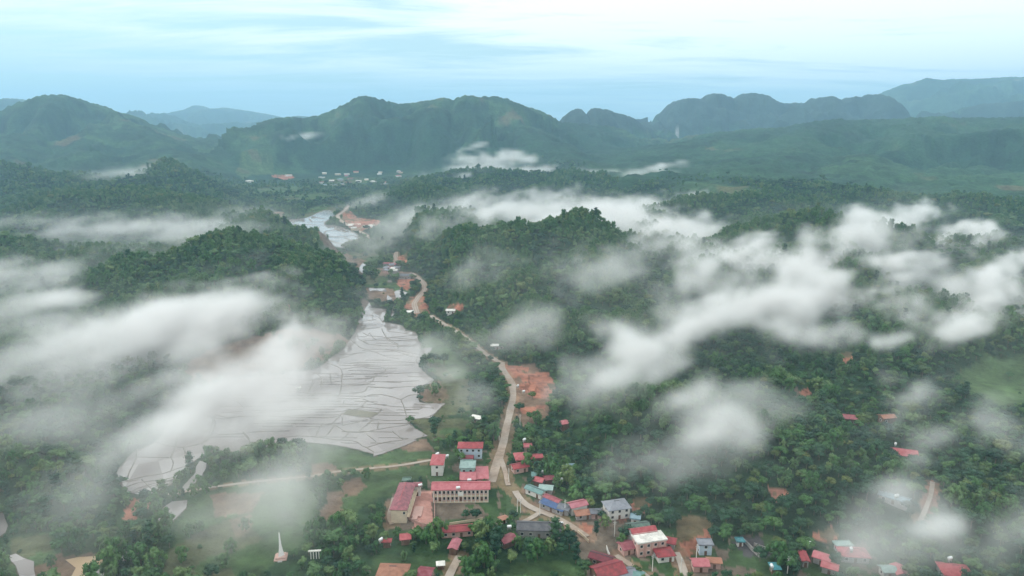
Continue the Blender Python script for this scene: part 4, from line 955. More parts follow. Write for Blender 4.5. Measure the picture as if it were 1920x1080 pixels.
# monument: tall white tapering shaft on a stepped base
def monument():
    X, Y, Z = hit(527, 1047); r = empty('monument', (X, Y, Z), 10, 'tall white tapering stone monument rising from trees at the bottom left', 'monument')
    V_, F_ = [], []; prof = [(0, 1.55), (1.2, 1.3), (3.0, .95), (5.2, .62), (8.0, .42), (10.6, .32), (11.2, .02)]; k = 6
    for z, q in prof:
        for i in range(k): a = i*6.283/k; qq = q*(1 if i % 2 == 0 else .62); V_.append((qq*math.cos(a), qq*math.sin(a), z+1.2))
    for j in range(len(prof)-1):
        for i in range(k): F_.append((j*k+i, j*k+(i+1) % k, (j+1)*k+(i+1) % k, (j+1)*k+i))
    pobj('shaft', (V_, F_), simple('white_stone', (.75, .73, .72), .6, .5, .06), r)
    pobj('base', boxes([(-2.6, 2.6, -2.6, 2.6, -.5, .5), (-2.0, 2.0, -2.0, 2.0, .501, 1.2)]), WM['pink'], r)
    pobj('steps', boxes([(-.9, .9, -3.4-.3*i, -2.61, -.4, .35-.12*i) for i in range(1)]), mconc, r)
    HOUSES_XY.append((X, Y, 5)); HOUSES_XY.append((X-.5, Y-5, 4))
    X, Y, Z = hit(591, 1048); r = empty('gate', (X, Y, Z), 5, 'small white gateway with a flat lintel near the monument', 'gate')
    for x in (-1.7, -.6, .6, 1.7): pobj('post', boxes([(x-.2, x+.2, -.25, .25, -.5, 3.6)]), mframe, r)
    pobj('lintel', boxes([(-2.7, 2.7, -.5, .5, 3.601, 4.0)]), mframe, r); HOUSES_XY.append((X, Y, 3)); HOUSES_XY.append((X, Y-4, 3))
monument()
# water tanks on the roofs
def tank(px, py, label, up=4.0):
    X, Y, Z = hit(px, py, up=up); r = empty('water_tank', (X, Y, Z+up-.5), random.random()*90, label, 'water tank', 'steel water tanks on the village roofs')
    V_, F_ = [], []; k = 12; L_ = [(-1.05, .02), (-1.0, .45), (-.85, .62), (.85, .62), (1.0, .45), (1.05, .02)]
    for x, q in L_:
        for i in range(k): a = i*6.283/k; V_.append((x, q*math.cos(a), 1.0+q*math.sin(a)))
    for j in range(len(L_)-1):
        for i in range(k): F_.append((j*k+i, j*k+(i+1) % k, (j+1)*k+(i+1) % k, (j+1)*k+i))
    pobj('barrel', (V_, F_), mtank, r); pobj('stand', boxes([(-.8, -.6, -.45, .45, -.6, .5), (.6, .8, -.45, .45, -.6, .5), (-.6, .6, -.4, -.3, -.1, .05), (-.6, .6, .3, .4, -.1, .05)]), mconc, r)
for px, py, up, lb in [(788,911,6,'shiny steel water tank at the right end of the dark red school wing'),(859,917,9,'shiny steel water tank on the middle of the long school roof'),(714,1013,4,'steel water tank left of the small bright red roof below the school'),(799,1000,4,'steel water tank in the trees in front of the pink paved yard'),
    (820,853,7,'steel water tank behind the red hipped roof at the track end'),(838,856,4,'steel water tank right beside the red hipped roof at the track end'),(880,902,5,'steel water tank between the two pink red roofs behind the school'),(983,826,5,'steel water tank next to the pink pavilion'),
    (1016,886,4.5,'steel water tank behind the small square red roof'),(1052,901,4,'steel water tank standing among trees behind the village row'),(955,989,4,'wide steel water tank at the left end of the charcoal hall'),(1052,983,5,'steel water tank at the right end of the charcoal hall'),
    (1517,1021,4,'steel water tank at the edge of the bare earth above the narrow red roof'),(1596,1032,5,'steel water tank on the wide pink red roof'),(1681,932,5,'steel water tank on the slanted blue grey roof'),(1781,1048,5,'steel water tank behind the big misty red roof'),
    (1679,834,4,'steel water tank at the corner of the lone farmhouse'),(1447,1063,4,'steel water tank on the turquoise lean to'),(971,724,3,'steel water tank beside the red earth slope, upper one'),(982,735,3,'steel water tank beside the red earth slope, lower one')]:
    tank(px, py, lb, up)
# walls and fences
def fence(pts, h, label, mat=None, name='garden_wall', cat='wall', th=.22):
    P = densify(np.array([hit(*p)[:2] for p in pts]), 3); Z = height(P[:, 0], P[:, 1]); V_, F_ = [], []
    T = np.gradient(P, axis=0); T /= np.linalg.norm(T, axis=1)[:, None]+1e-9; Nn = np.stack([-T[:, 1], T[:, 0]], 1)*th/2
    for p, z, n in zip(P, Z, Nn): V_ += [(p[0]-n[0], p[1]-n[1], z-.5), (p[0]-n[0], p[1]-n[1], z+h), (p[0]+n[0], p[1]+n[1], z+h), (p[0]+n[0], p[1]+n[1], z-.5)]
    for i in range(len(P)-1):
        for j in range(3): F_.append((i*4+j, i*4+j+1, i*4+j+5, i*4+j+4))
    F_ += [(0, 1, 2, 3)]
    o = pobj(name, (V_, F_), mat or WM['white']); o['label'] = label; o['category'] = cat
fence([(1090,970),(1112,962),(1140,955)], 1.6, 'white garden wall running from the villa down to the rust brown roof')
fence([(1084,1000),(1098,1010),(1104,1018)], 1.4, 'pale cream wall below the orange earth patch', WM['cream'])
fence([(1393,1018),(1408,1032),(1424,1046)], 2.0, 'grey wall crossing the dark yard on a slant, left one', WM['grey'])
fence([(1413,1026),(1430,1040),(1446,1036)], 2.2, 'grey wall crossing the dark yard, right one with a bend', WM['grey'])
fence([(1137,1030),(1137,1040),(1143,1046)], 1.8, 'short white wall stub beside the path near the dark red house')
fence([(735,960),(800,992),(815,988),(815,925)], 1.3, 'low pink wall round the paved school yard', WM['pink'])
fence([(843,985),(888,978),(905,975)], 1.2, 'low cream wall across the front of the school yard', WM['cream'])
# utility poles
def pole(px, py, label, h=8.0):
    X, Y, Z = hit(px, py); r = empty('utility_pole', (X, Y, Z), random.random()*60, label, 'utility pole', 'concrete utility poles of the village')
    V_, F_ = boxes([(-.13, .13, -.13, .13, -1, h)]); V_ = [(a*(.6 if c > 1 else 1.1), b*(.6 if c > 1 else 1.1), c) for a, b, c in V_]
    pobj('post', (V_, F_), mframe, r); pobj('crossarm', boxes([(-.9, .9, -.3, -.14, h-.9, h-.75)]), mconc, r); pobj('crossarm', boxes([(-.7, .7, -.3, -.14, h-1.7, h-1.55)]), mconc, r)
for px, py, lb in [(970,964,'concrete pole in front of the charcoal hall by the fork'),(976,962,'second concrete pole close to the fork pole'),(936,826,'concrete pole at the left edge of the straight dirt road'),(954,905,'concrete pole beside the side track below the dirt road'),
    (1012,968,'concrete pole at the end of the pale road by the hall'),(1152,1006,'concrete pole among bushes left of the big concrete house'),(1223,1072,'concrete pole on bare earth below the big concrete house'),(1276,1078,'concrete pole beside the sandy path at the bottom'),
    (1476,1076,'concrete pole beside the big tree at the bottom edge'),(975,800,'concrete pole between the dirt road and the pavilion'),(1059,966,'concrete pole in front of the white gabled house'),(1305,1052,'concrete pole left of the bungalow below the cutting')]:
    pole(px, py, lb)
# far village and roadside settlement: small houses far down the valley
far_small = []
def far_house(px, py, s, rc, wc, label, group):
    X, Y, Z = hit(px, py, up=3.0)
    r = empty('far_house', (X, Y, Z), random.uniform(-40, 40), label, 'house', group)
    w, d = s, s*.65; kind = random.choice(['gx', 'gx', 'hip', 'flat'])
    pobj('wall', wall_geo(w, d, 5 if s > 14 else 3.6, 2, kind), WM[wc], r); pobj('roof', roof_geo(w, d, 5 if s > 14 else 3.6, 2, kind, .8), RM[rc], r)
    HOUSES_XY.append((X, Y, s*.9))
rs2 = random.Random(5)
def far_group(n, xr, yr, sr, roofs, walls, names, label, group):
    L_ = [(rs2.uniform(*xr), rs2.uniform(*yr), rs2.uniform(*sr), rs2.choice(roofs), rs2.choice(walls)) for _ in range(n)]
    NT = ['first', 'second', 'third', 'fourth', 'fifth', 'sixth', 'seventh', 'eighth', 'ninth', 'tenth', 'eleventh']
    for rc in set(roofs):
        G_ = sorted(q for q in L_ if q[3] == rc)
        for i, q in enumerate(G_): far_house(*q, label % (NT[min(i, 10)], names.get(rc, rc)), group)
nm_ = {'bluegrey': 'bluish', 'rust': 'rusty'}
far_group(26, (600, 760), (321, 348), (12, 20), ['red', 'white', 'grey', 'bluegrey', 'pink', 'white'], ['white', 'cream', 'grey'], nm_, '%s tiny %s roof from the left in the distant village', 'houses of the distant village')
far_group(14, (655, 700), (419, 430), (7, 11), ['red', 'white', 'white', 'rust'], ['white', 'cream', 'pink'], nm_, '%s small %s roof from the left on red earth by the far road bend', 'houses beside the far road bend')
far_group(9, (720, 745), (494, 509), (6, 9), ['grey', 'pink', 'white'], ['grey', 'pink'], nm_, '%s small %s hut from the left in the hamlet at the middle road', 'huts of the middle hamlet')
for px, py, lb in [(541,329,'white building at the left end of the distant village'),(468,340,'lone white barn on pale field in front of the dark cone hill'),(515,694-4,'x'),]:
    if lb != 'x': far_house(px, py, 22, 'white', 'white', lb, 'lone far buildings')
for px, py, lb in [(516,666,'tiny white field hut in the mist behind the paddies, left of two'),(545,664,'tiny white field hut in the mist behind the paddies, right of two'),(560,732,'tiny white pump hut among the flooded fields')]:
    X, Y, Z = at_z(px, py); r = empty('field_hut', (X, Y, 0), 20, lb, 'hut', 'field huts'); pobj('wall', wall_geo(3, 2.4, 2, .7, 'gx'), WM['white'], r); pobj('roof', roof_geo(3, 2.4, 2, .7, 'gx', .3), RM['white'], r)

# ------------------------------------------------------------------ plant the trees
FP = forest_points()
# the ones that show largest stand alone as trees; the rest is the forest mass
px_ = 960+FPX*FP[:, 0]/(FP[:, 1]*CP-(FP[:, 2]+4-CAM_H)*SP); py_ = 540-FPX*((FP[:, 2]+4-CAM_H)*CP+FP[:, 1]*SP)/(FP[:, 1]*CP-(FP[:, 2]+4-CAM_H)*SP)
inv = (px_ > -10) & (px_ < 1930) & (py_ < 1095)
dist = np.sqrt(FP[:, 0]**2+FP[:, 1]**2+(CAM_H-FP[:, 2])**2)
score = np.where(inv & (FP[:, 3] != 6), FP[:, 4]*np.array([7, 7, 8, 7, 7, 7, 2, 7])[FP[:, 3].astype(int)]/dist, 0)
top = np.argsort(-score)[:300]
KL = ['round green', 'broad dark green', 'tall dark', 'pale feathery', 'green feathery', 'pale broad', 'low', 'yellowish']
LMK = [(757,935,'mauve roofed school block'),(864,915,'long school'),(804,955,'pink paved yard'),(857,988,'long red yard roof'),(821,862,'red roof at the track end'),(882,833,'pale blue walled house'),(988,833,'pink pavilion'),(985,865,'red roof cluster'),
 (1004,916,'teal shop row'),(1036,946,'blue roof'),(1083,943,'white gabled house'),(1155,945,'grey villa'),(1011,985,'charcoal hall'),(951,1008,'red brown roof'),(1198,985,'green grey roof'),(1215,1010,'concrete house'),(1175,1020,'dark red roof by the path'),(1245,1032,'red bungalow'),
 (1302,1000,'orange cutting'),(1312,1052,'pink bungalow'),(1138,1066,'very large red roof'),(1387,1011,'blue topped hut'),(1415,1030,'dark walled yard'),(1453,1060,'turquoise lean to'),(1508,1042,'narrow red roof'),(1550,1048,'stepped pair of roofs'),(1600,1033,'wide pink roof'),
 (1677,930,'slanted blue grey roof'),(1697,846,'lone farmhouse'),(1690,1066,'end on pink roof'),(1790,1068,'big misty red roof'),(527,1025,'white monument'),(591,1038,'white gateway'),(626,950,'brown field strip'),(737,1066,'brick red courtyard house'),(798,1068,'dusky red roof'),
 (725,1011,'small bright red roof'),(760,1004,'crimson roof'),(852,1019,'narrow mauve roof'),(826,1055,'little white canopy'),(320,957,'grey pond'),(255,960,'red earth scar'),(150,1060,'beige mud pond'),(40,1058,'pale corner pond'),(235,1043,'narrow pond'),(410,1000,'left meadow'),
 (8,990,'water strip at the left border'),(1905,1000,'right border'),(1480,930,'bare brown slope'),(1740,940,'misty path'),(660,918,'brown garden plot'),(1000,1075,'bottom grass field'),(370,880,'muddy inlet')]
used_l = {}
def tree_label(x, y, k, s):
    d_, lx, ly, nm = min((math.hypot(x-a, (y-b)*1.3), a, b, n) for a, b, n in LMK)
    dx, dy = x-lx, (y-ly)*1.3
    rel = ('right of' if dx > 0 else 'left of') if abs(dx) > abs(dy) else ('in front of' if dy > 0 else 'behind')
    base = (KL[k]+' '+('bamboo clump' if KINDS[k][0] == 'clump' else 'tree'), rel, nm); used_l.setdefault(base, []).append(d_); return base
ORD = ['nearest', 'second', 'third', 'fourth', 'fifth', 'sixth', 'seventh', 'eighth', 'ninth', 'tenth', 'eleventh', 'twelfth', 'thirteenth', 'fourteenth', 'fifteenth', 'sixteenth', 'seventeenth', 'eighteenth', 'nineteenth', 'twentieth']
info = []
for i in top:
    before = tree_label(px_[i], py_[i], int(FP[i, 3]), FP[i, 4]); info.append((before, used_l[before][-1]))
for i, (base, d_) in zip(top, info):
    rk = sorted(used_l[base]).index(d_); n_ = len(used_l[base])
    lab = '%s %s%s the %s' % (base[0], base[1], '', base[2]) if n_ == 1 else '%s %s %s the %s' % ((ORD[rk] if rk < 20 else 'outermost'), base[0], base[1], base[2])
    x, y, z, k, s, a = FP[i, :6]; k = int(k); bamb = KINDS[k][0] == 'clump'
    r = empty('bamboo_clump' if bamb else 'tree', (x, y, z), math.degrees(a), lab, 'bamboo' if bamb else 'tree', 'bamboo clumps of the village' if bamb else 'trees of the village and near woods')
    r.scale = (s, s, s*.95)
    for nm, (me_, _, _) in (('crown', CROWN[k]), ('trunk', TRUNK[k])): link(nm, me_, r)
rest = np.ones(len(FP), bool); rest[top] = False; FP2 = FP[rest]
protos = []
pc = bpy.data.collections.new('forest_kinds')
for k in range(len(KINDS)):
    _, v, f = CROWN[k]; _, v2, f2 = TRUNK[k]
    me_ = poly_mesh('forest_tree', np.vstack([v, v2]), np.vstack([f, f2+len(v)]), ML[KINDS[k][1]])
    me_.materials.append(mbark); mi = np.zeros(len(me_.polygons), np.int32); mi[len(f):] = 1; me_.polygons.foreach_set('material_index', mi)
    o = bpy.data.objects.new('kind_%d' % k, me_); pc.objects.link(o); protos.append(o)
me_ = bpy.data.meshes.new('forest'); me_.vertices.add(len(FP2)); me_.vertices.foreach_set('co', FP2[:, :3].astype(np.float32).ravel())
for nm, tp, dat in (('kind', 'INT', FP2[:, 3].astype(np.int32)), ('size', 'FLOAT', FP2[:, 4].astype(np.float32)), ('turn', 'FLOAT', FP2[:, 5].astype(np.float32))):
    at_ = me_.attributes.new(nm, tp, 'POINT'); at_.data.foreach_set('value', dat)
fo = link('forest', me_, kind='stuff')
g = bpy.data.node_groups.new('forest', 'GeometryNodeTree'); g.interface.new_socket('Geometry', in_out='INPUT', socket_type='NodeSocketGeometry'); g.interface.new_socket('Geometry', in_out='OUTPUT', socket_type='NodeSocketGeometry')
gi = g.nodes.new('NodeGroupInput'); go = g.nodes.new('NodeGroupOutput'); ip = g.nodes.new('GeometryNodeInstanceOnPoints'); ci = g.nodes.new('GeometryNodeCollectionInfo')
ci.inputs['Collection'].default_value = pc; ci.inputs['Separate Children'].default_value = True; ci.inputs['Reset Children'].default_value = True
mtp = g.nodes.new('GeometryNodeMeshToPoints')
def attr(nm, tp):
    n = g.nodes.new('GeometryNodeInputNamedAttribute'); n.data_type = tp; n.inputs['Name'].default_value = nm; return n.outputs['Attribute']
g.links.new(gi.outputs[0], mtp.inputs[0]); g.links.new(mtp.outputs[0], ip.inputs['Points']); g.links.new(ci.outputs[0], ip.inputs['Instance'])
ip.inputs['Pick Instance'].default_value = True; g.links.new(attr('kind', 'INT'), ip.inputs['Instance Index'])
cx_ = g.nodes.new('ShaderNodeCombineXYZ'); g.links.new(attr('turn', 'FLOAT'), cx_.inputs[2]); g.links.new(cx_.outputs[0], ip.inputs['Rotation'])
g.links.new(attr('size', 'FLOAT'), ip.inputs['Scale']); g.links.new(ip.outputs[0], go.inputs[0])
md = fo.modifiers.new('forest', 'NODES'); md.node_group = g
print('TREES', len(FP))
# ------------------------------------------------------------------ mist lying in the valleys: true volumes, density held on a grid
def vnoise3(x, y, z, seed):
    L_ = np.random.RandomState(seed).rand(64, 64, 64).astype(np.float32)
    xi = np.floor(x).astype(int); yi = np.floor(y).astype(int); zi = np.floor(z).astype(int)
    fx = (x-xi).astype(np.float32); fy = (y-yi).astype(np.float32); fz = (z-zi).astype(np.float32)
    fx = fx*fx*(3-2*fx); fy = fy*fy*(3-2*fy); fz = fz*fz*(3-2*fz); r_ = 0
    for a in (0, 1):
        for b_ in (0, 1):
            for c in (0, 1):
                r_ = r_+L_[(xi+a) & 63, (yi+b_) & 63, (zi+c) & 63]*(fx if a else 1-fx)*(fy if b_ else 1-fy)*(fz if c else 1-fz)
    return r_
def fbm3(x, y, z, seed, o=4, gain=.55):
    s = 0; a = 1.0; t_ = 0
    for i in range(o): s = s+a*vnoise3(x*2**i+9.1*i, y*2**i, z*2**i+3.3*i, seed+i); t_ += a; a *= gain
    return s/t_
def dep_of(py): return PITCH+math.atan((py-540)/FPX)
# (px0, py0, px1, py1, half thickness in px, height above the valley or depth, optical depth)
NEAR = [(340,770,540,790,40,20,2.3),(440,840,560,900,36,18,1.4),(260,800,380,720,32,24,1.3),(360,690,560,700,26,24,1.8),(60,770,200,860,34,22,.8),(480,960,560,1000,26,16,.5),
 (1160,680,1320,710,40,40,1.3),(1120,620,1280,660,22,42,1.2),(1290,770,1400,810,40,36,1.3),(1050,740,1200,780,24,30,1.0),(1200,860,1400,830,34,34,1.2),(1400,720,1520,760,24,34,.7),
 (1260,600,1500,500,26,44,2.4),(1440,650,1700,610,24,36,1.8),(1700,560,1920,530,24,42,1.2),(1700,800,1930,860,30,34,1.3),(1650,720,1800,790,24,36,1.0),(1640,1040,1880,990,36,26,.55),(1080,400,1300,450,24,60,2.2),(940,470,1150,500,18,56,1.0),(-60,424,250,428,14,36,2.0),(250,424,412,432,22,37,3.2),(-40,500,110,520,34,30,4.2),(60,545,200,560,26,26,1.8),(200,470,420,478,20,40,.8),(330,520,480,505,16,34,.35),
 (255,600,400,585,46,32,6.0),(300,570,350,560,26,40,3.5),(-20,590,240,618,36,26,2.4),(440,600,590,612,32,26,2.6),(40,680,400,680,36,20,1.9),(560,648,690,650,22,16,.8),(420,640,560,650,30,22,1.6),
 (360,770,560,770,44,22,2.4),(310,840,520,720,38,20,2.0),(470,850,560,880,46,16,1.5),(180,860,320,790,34,18,1.1),(380,700,500,750,34,22,1.5),(520,930,560,1010,34,14,.6),(90,900,170,980,34,18,.45),(360,900,540,940,34,14,.8),
 (150,740,300,720,36,22,1.6),(640,740,700,720,24,14,.35),
 (800,690,920,715,36,16,1.5),(840,640,1030,640,20,20,1.1),(860,770,900,760,24,14,1.2),(930,680,1000,690,24,18,.8),(900,810,960,800,24,12,.4),(960,625,1030,600,18,26,.6),
 (715,428,800,400,20,26,3.0),(800,400,880,378,17,30,2.6),(870,388,1075,384,17,34,3.4),(960,375,1040,372,9,42,2.0),(1060,385,1200,410,22,46,3.6),(1180,420,1330,455,26,46,4.0),(1080,485,1240,445,22,46,2.6),(870,505,1060,478,12,40,1.2),(860,455,960,450,7,38,.9),(1000,470,1090,470,12,40,1.2),
 (1250,430,1500,455,24,46,3.2),(1300,470,1520,500,28,42,2.8),(1290,585,1540,480,26,38,2.8),(1400,570,1640,500,26,36,2.2),(1480,545,1560,520,18,42,2.4),
 (1520,450,1790,440,18,62,3.4),(1600,435,1640,400,11,74,2.6),(1625,398,1690,400,8,76,2.0),(1700,420,1860,436,9,66,1.6),(1845,492,1960,468,16,46,3.0),(1640,490,1840,515,20,42,1.5),(1560,480,1700,470,22,46,2.0),
 (1470,625,1700,590,24,34,2.2),(1390,600,1500,635,16,34,1.1),(1560,560,1800,560,20,36,1.1),(1750,600,1900,590,14,38,.5),
 (1135,615,1250,640,18,36,1.8),(1110,690,1240,660,30,34,1.8),(1180,650,1320,720,34,34,2.0),(1300,770,1370,800,32,32,2.1),(1180,840,1400,810,34,30,1.1),(1330,700,1440,750,22,32,.8),(1040,720,1120,720,22,26,.6),
 (1690,715,1780,760,20,30,.8),(1770,820,1930,850,24,30,1.1),(1830,740,1960,730,20,32,.8),(1640,800,1740,800,20,28,.6),(1640,1030,1780,1020,30,22,.6),(1800,1000,1930,960,30,24,.9),(1640,940,1780,960,30,26,.5)]
rw = random.Random(23)
for path_, n_w, rr_, tt_, hz_ in (([(860,395),(1080,400),(1300,450),(1500,475),(1760,450),(1900,480)], 44, (5, 12), (1.2, 3.0), 46), ([(1260,590),(1500,540),(1700,600),(1880,570)], 26, (6, 13), (.9, 2.2), 40),
        ([(1120,640),(1240,670),(1350,790),(1420,830)], 16, (8, 15), (.6, 1.5), 38), ([(40,560),(300,600),(560,620),(420,740),(300,830)], 24, (8, 16), (.8, 2.0), 26), ([(1690,740),(1800,830),(1700,960),(1840,1000)], 14, (8, 15), (.4, 1.0), 30)):
    for _ in range(n_w):
        i_ = rw.randrange(len(path_)-1); q_ = rw.random(); cx0 = path_[i_][0]+(path_[i_+1][0]-path_[i_][0])*q_; cy0 = path_[i_][1]+(path_[i_+1][1]-path_[i_][1])*q_+rw.gauss(0, 26)
        l_ = rw.uniform(40, 110); sl_ = rw.uniform(.15, .55); NEAR.append((cx0-l_/2, cy0+l_*sl_/2, cx0+l_/2, cy0-l_*sl_/2, rw.uniform(*rr_), hz_+rw.uniform(-6, 8), rw.uniform(*tt_)))
NEAR = [p if i > 1e9 else (p[:6]+(p[6]*(.72 if p[4] > 18 else 1.0),)) for i, p in enumerate(NEAR)]
MID = [(655,384,745,366,7,1580,1.8),(785,337,825,347,8,1950,1.8),(850,318,1030,322,8,2130,5.0),(870,297,1000,297,8,2230,5.0),(905,305,990,312,7,2180,3.6),(940,288,975,288,6,2260,3.0),(865,278,910,275,3,2400,1.6),
 (1185,334,1240,318,6,1900,3.2),(1220,320,1278,309,5,1930,3.2),(1240,330,1275,332,3,1900,1.5),(1080,318,1160,330,3,2080,1.2),(140,330,220,322,8,1990,2.0),(190,322,300,328,8,1760,1.6),(240,318,300,312,5,2200,1.0),
 (560,259,575,256,5,2950,4.0),(300,322,700,326,9,3200,.35),(1180,350,1500,352,8,2100,.4),(430,345,470,350,5,2600,.8),(880,350,1100,350,7,2000,.5),(150,360,250,372,5,1720,.5),(570,420,600,430,5,1400,.3),(700,380,860,360,6,1800,.6)]
FARM = [(335,254,390,254,3.0,6500,5),(430,256,500,258,3.4,6500,6),(485,256,550,257,3,6500,5)]
def mist(name, lo, hi, vox, patches, seed, wl, by_depth, label_, thin=1.0, veil=0.0):
    nx, ny, nz_ = [max(2, int(round((hi[i]-lo[i])/vox[i]))+1) for i in range(3)]
    x = np.linspace(lo[0], hi[0], nx); y = np.linspace(lo[1], hi[1], ny); z = np.linspace(lo[2], hi[2], nz_)
    D = np.zeros((nx, ny, nz_), np.float32); G = np.ones((nx, ny, nz_), np.float32)
    gx2, gy2 = np.meshgrid(x, y, indexing='ij'); lift = ((fbm(gx2/(wl*1.1), gy2/(wl*1.1), seed+7, 3)-.5)*wl*.42).astype(np.float32)
    for p in patches:
        x0, y0, x1, y1, rp, hz, tau = p; rp *= 1.22
        A = np.array(at_depth(x0, y0, hz) if by_depth else at_z(x0, y0, hz)); B = np.array(at_depth(x1, y1, hz) if by_depth else at_z(x1, y1, hz))
        cy__ = (A[1]+B[1])/2; ppm = FPX/cy__*math.cos(dep_of((y0+y1)/2))
        dp = max(.02, dep_of((y0+y1)/2)); rm = rp/ppm
        rz = min(rm*.9/math.cos(dp), 6.5+rm*.13); ry = math.sqrt(max(rm*rm-(rz*math.cos(dp))**2, (rm*.5)**2))/math.sin(dp); ry = min(ry, rm*7); rx = rm*1.35
        reff = 1/math.sqrt((math.cos(dp)/ry)**2+(math.sin(dp)/rz)**2); k = tau/(1.45*reff)
        mn = np.minimum(A, B)-2.3*np.array([rx, ry, rz]); mx = np.maximum(A, B)+2.3*np.array([rx, ry, rz])
        I = [slice(max(0, np.searchsorted(g_, a)), max(0, np.searchsorted(g_, b_))) for g_, a, b_ in zip((x, y, z), mn, mx)]
        if any(s.stop <= s.start for s in I): continue
        X_, Y_, Z_ = np.meshgrid(x[I[0]], y[I[1]], z[I[2]], indexing='ij'); Z_ = Z_+lift[I[0], I[1]][:, :, None]
        sc = np.array([rx, ry, rz]); a = A/sc; e = (B-A)/sc; L_ = (e**2).sum()+1e-9
        wq = wl*.9; q1 = fbm3(X_/wq, Y_/wq, Z_/wq, seed+60, 3)-.5; q2 = fbm3(X_/wq+7, Y_/wq+3, Z_/wq+5, seed+70, 3)-.5
        u = X_/rx-a[0]+q1*2.6; v = Y_/ry-a[1]+q2*2.6; w = Z_/rz-a[2]+(q1-q2)*1.4; t_ = np.clip((u*e[0]+v*e[1]+w*e[2])/L_, 0, 1)
        r2 = (u-t_*e[0])**2+(v-t_*e[1])**2+(w-t_*e[2])**2
        gg = np.maximum(np.exp(-1.15*r2)-.004, 0); D[I[0], I[1], I[2]] += (k*gg).astype(np.float32); G[I[0], I[1], I[2]] *= (1-.93*gg).astype(np.float32)
    G = 1-G; D /= np.maximum(G, .02)
    m = G > .01; ii = np.nonzero(m); X_, Y_, Z_ = x[ii[0]], y[ii[1]], z[ii[2]]
    # wisps drawn out along the drift of the air
    c_, s_ = .66, .75; U = (X_*c_+Y_*s_)/(wl*3.0); Vv = (-X_*s_+Y_*c_)/wl; Wz = Z_/(wl*1.3)
    w1 = fbm3(U*.8, Vv*.8, Wz*.8, seed+40, 2); w2 = fbm3(U*.8+5, Vv*.8+9, Wz*.8, seed+50, 2)
    n = fbm3(U+w1*.9, Vv+w2*.9, Wz, seed, 6, .66)
    n3_ = fbm3(U*4.6, Vv*3.6, Wz*3, seed+90, 3, .75); f = np.clip((G[ii]*1.0+(n-.5)*4.2+(n3_-.5)*2.6-.38)/2.0, 0, 1.2)
    D[ii] = D[ii]*f*MIST_GAIN*thin; D[~m] = 0
    if veil:      # thin milk of moist air that fills the valley
        gz = np.exp(-np.maximum(z, 0)/(45 if hi[2] < 150 else 34))[None, None, :]; vx, vy = np.meshgrid(x, y, indexing='ij')
        vn = np.clip(fbm(vx/130, vy/130, 91, 4)*2.6-.75, .15, 1.6)*sst(hi[1], hi[1]-250, vy)
        D += (veil*vn[:, :, None]*gz).astype(np.float32)
    D[D < 2e-5] = 0
    X_, Y_, Z_ = np.meshgrid(x, y, z, indexing='ij')
    me_ = bpy.data.meshes.new(name); n_ = D.size; me_.vertices.add(n_)
    # the carrier points stay inside the volume they fill
    me_.vertices.foreach_set('co', np.stack([X_, Y_, Z_], -1).astype(np.float32).ravel())
    at_ = me_.attributes.new('dens', 'FLOAT', 'POINT'); at_.data.foreach_set('value', D.ravel())
    o = link(name, me_, kind='stuff'); o['label'] = label_
    g = bpy.data.node_groups.new(name, 'GeometryNodeTree'); g.interface.new_socket('Geometry', in_out='INPUT', socket_type='NodeSocketGeometry'); g.interface.new_socket('Geometry', in_out='OUTPUT', socket_type='NodeSocketGeometry')
    nn = g.nodes.new; ln = g.links.new
    gi = nn('NodeGroupInput'); go = nn('NodeGroupOutput'); vc = nn('GeometryNodeVolumeCube'); si = nn('GeometryNodeSampleIndex'); si.data_type = 'FLOAT'; si.domain = 'POINT'
    na = nn('GeometryNodeInputNamedAttribute'); na.data_type = 'FLOAT'; na.inputs['Name'].default_value = 'dens'
    ln(gi.outputs[0], si.inputs['Geometry']); ln(na.outputs['Attribute'], [s for s in si.inputs if s.name == 'Value' and s.enabled][0])
    po = nn('GeometryNodeInputPosition'); sp = nn('ShaderNodeSeparateXYZ'); ln(po.outputs[0], sp.inputs[0])
    def M(op, a, b_):
        q = nn('ShaderNodeMath'); q.operation = op
        for i, v in enumerate((a, b_)):
            if v is None: continue
            if isinstance(v, (int, float)): q.inputs[i].default_value = v
            else: ln(v, q.inputs[i])
        return q.outputs[0]
    idx = [M('ROUND', M('MULTIPLY', M('SUBTRACT', sp.outputs[i], lo[i]), ((nx, ny, nz_)[i]-1)/(hi[i]-lo[i])), None) for i in range(3)]
    ix = M('ADD', M('MULTIPLY', M('ADD', M('MULTIPLY', idx[0], float(ny)), idx[1]), float(nz_)), idx[2])
    fi_ = nn('FunctionNodeFloatToInt'); fi_.rounding_mode = 'ROUND'; ln(ix, fi_.inputs[0]); ln(fi_.outputs[0], si.inputs['Index'])
    ln(si.outputs[0], vc.inputs['Density']); vc.inputs['Min'].default_value = lo; vc.inputs['Max'].default_value = hi
    vc.inputs['Resolution X'].default_value = nx; vc.inputs['Resolution Y'].default_value = ny; vc.inputs['Resolution Z'].default_value = nz_
    sm = nn('GeometryNodeSetMaterial'); sm.inputs['Material'].default_value = mmist
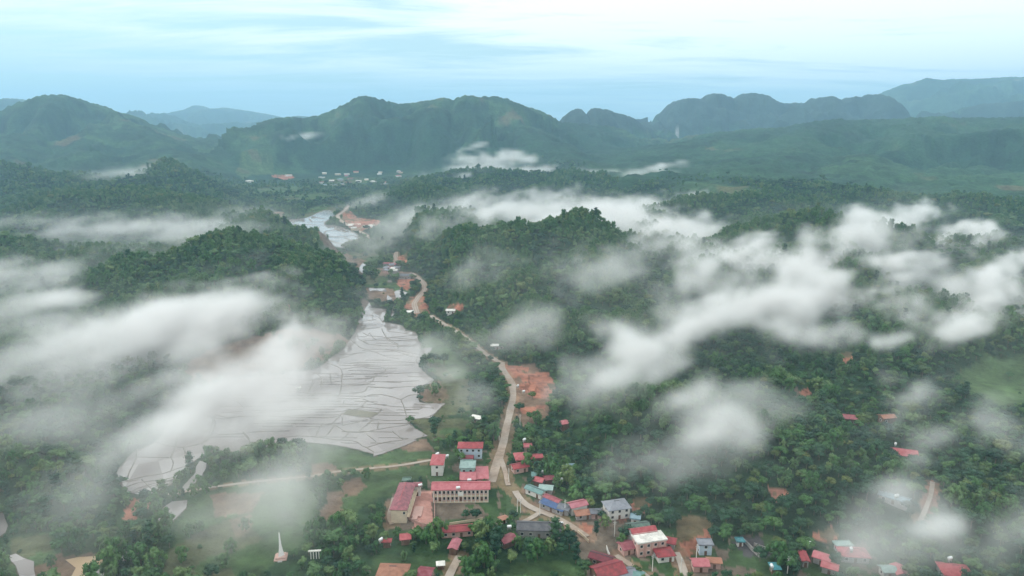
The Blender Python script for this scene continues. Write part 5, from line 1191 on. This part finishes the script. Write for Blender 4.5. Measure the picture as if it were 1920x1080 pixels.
    ln(vc.outputs[0], sm.inputs[0]); ln(sm.outputs[0], go.inputs[0])
    md = o.modifiers.new('mist', 'NODES'); md.node_group = g; me_.materials.append(mmist)
    return o
MIST_GAIN = .80
mmist = bpy.data.materials.new('mist'); mmist.use_nodes = True; t = mmist.node_tree; t.nodes.clear()
o_ = N(t, 'ShaderNodeOutputMaterial'); v_n = N(t, 'ShaderNodeVolumePrincipled'); t.links.new(v_n.outputs[0], o_.inputs['Volume'])
v_n.inputs['Color'].default_value = (1, 1, 1, 1); v_n.inputs['Density'].default_value = 1.0; v_n.inputs['Density Attribute'].default_value = 'density'; v_n.inputs['Anisotropy'].default_value = .1
mist('mist', (-1120.0, 222.0, -6.0), (1230.0, 1420.0, 102.0), (5.0, 5.0, 3.8), NEAR, 200, 52.0, False, 'drifting white mist over the near valley and hills', veil=1.25e-3)
mist('mist', (-2100.0, 1430.0, -6.0), (1500.0, 4100.0, 250.0), (15.0, 15.0, 9.0), MID, 300, 95.0, True, 'small white mist patches in the middle distance', veil=4e-4)
mist('mist', (-3900.0, 6000.0, -6.0), (-1900.0, 7900.0, 160.0), (25.0, 25.0, 12.0), FARM, 400, 400.0, True, 'bright mist on the floor of the farthest valley')
# ------------------------------------------------------------------ air
def haze_box():
    x, y0, y1, zt = 24500, -1500, 24500, 1250
    vs = [(sx_*x, yy, zz_) for zz_ in (-1, zt) for yy in (y0, y1) for sx_ in (-1, 1)]
    fs = [(0,2,3,1),(4,5,7,6),(0,1,5,4),(2,6,7,3),(0,4,6,2),(1,3,7,5)]
    m = bpy.data.materials.new('haze'); m.use_nodes = True; t = m.node_tree; t.nodes.clear()
    o = N(t, 'ShaderNodeOutputMaterial'); v = N(t, 'ShaderNodeVolumePrincipled'); t.links.new(v.outputs[0], o.inputs['Volume'])
    v.inputs['Color'].default_value = (.45, .75, 1.0, 1); v.inputs['Density'].default_value = HAZE; v.inputs['Anisotropy'].default_value = .2
    link('haze', mesh_from('haze', vs, fs, m, False), kind='stuff')
HAZE = 1.1e-4
haze_box()
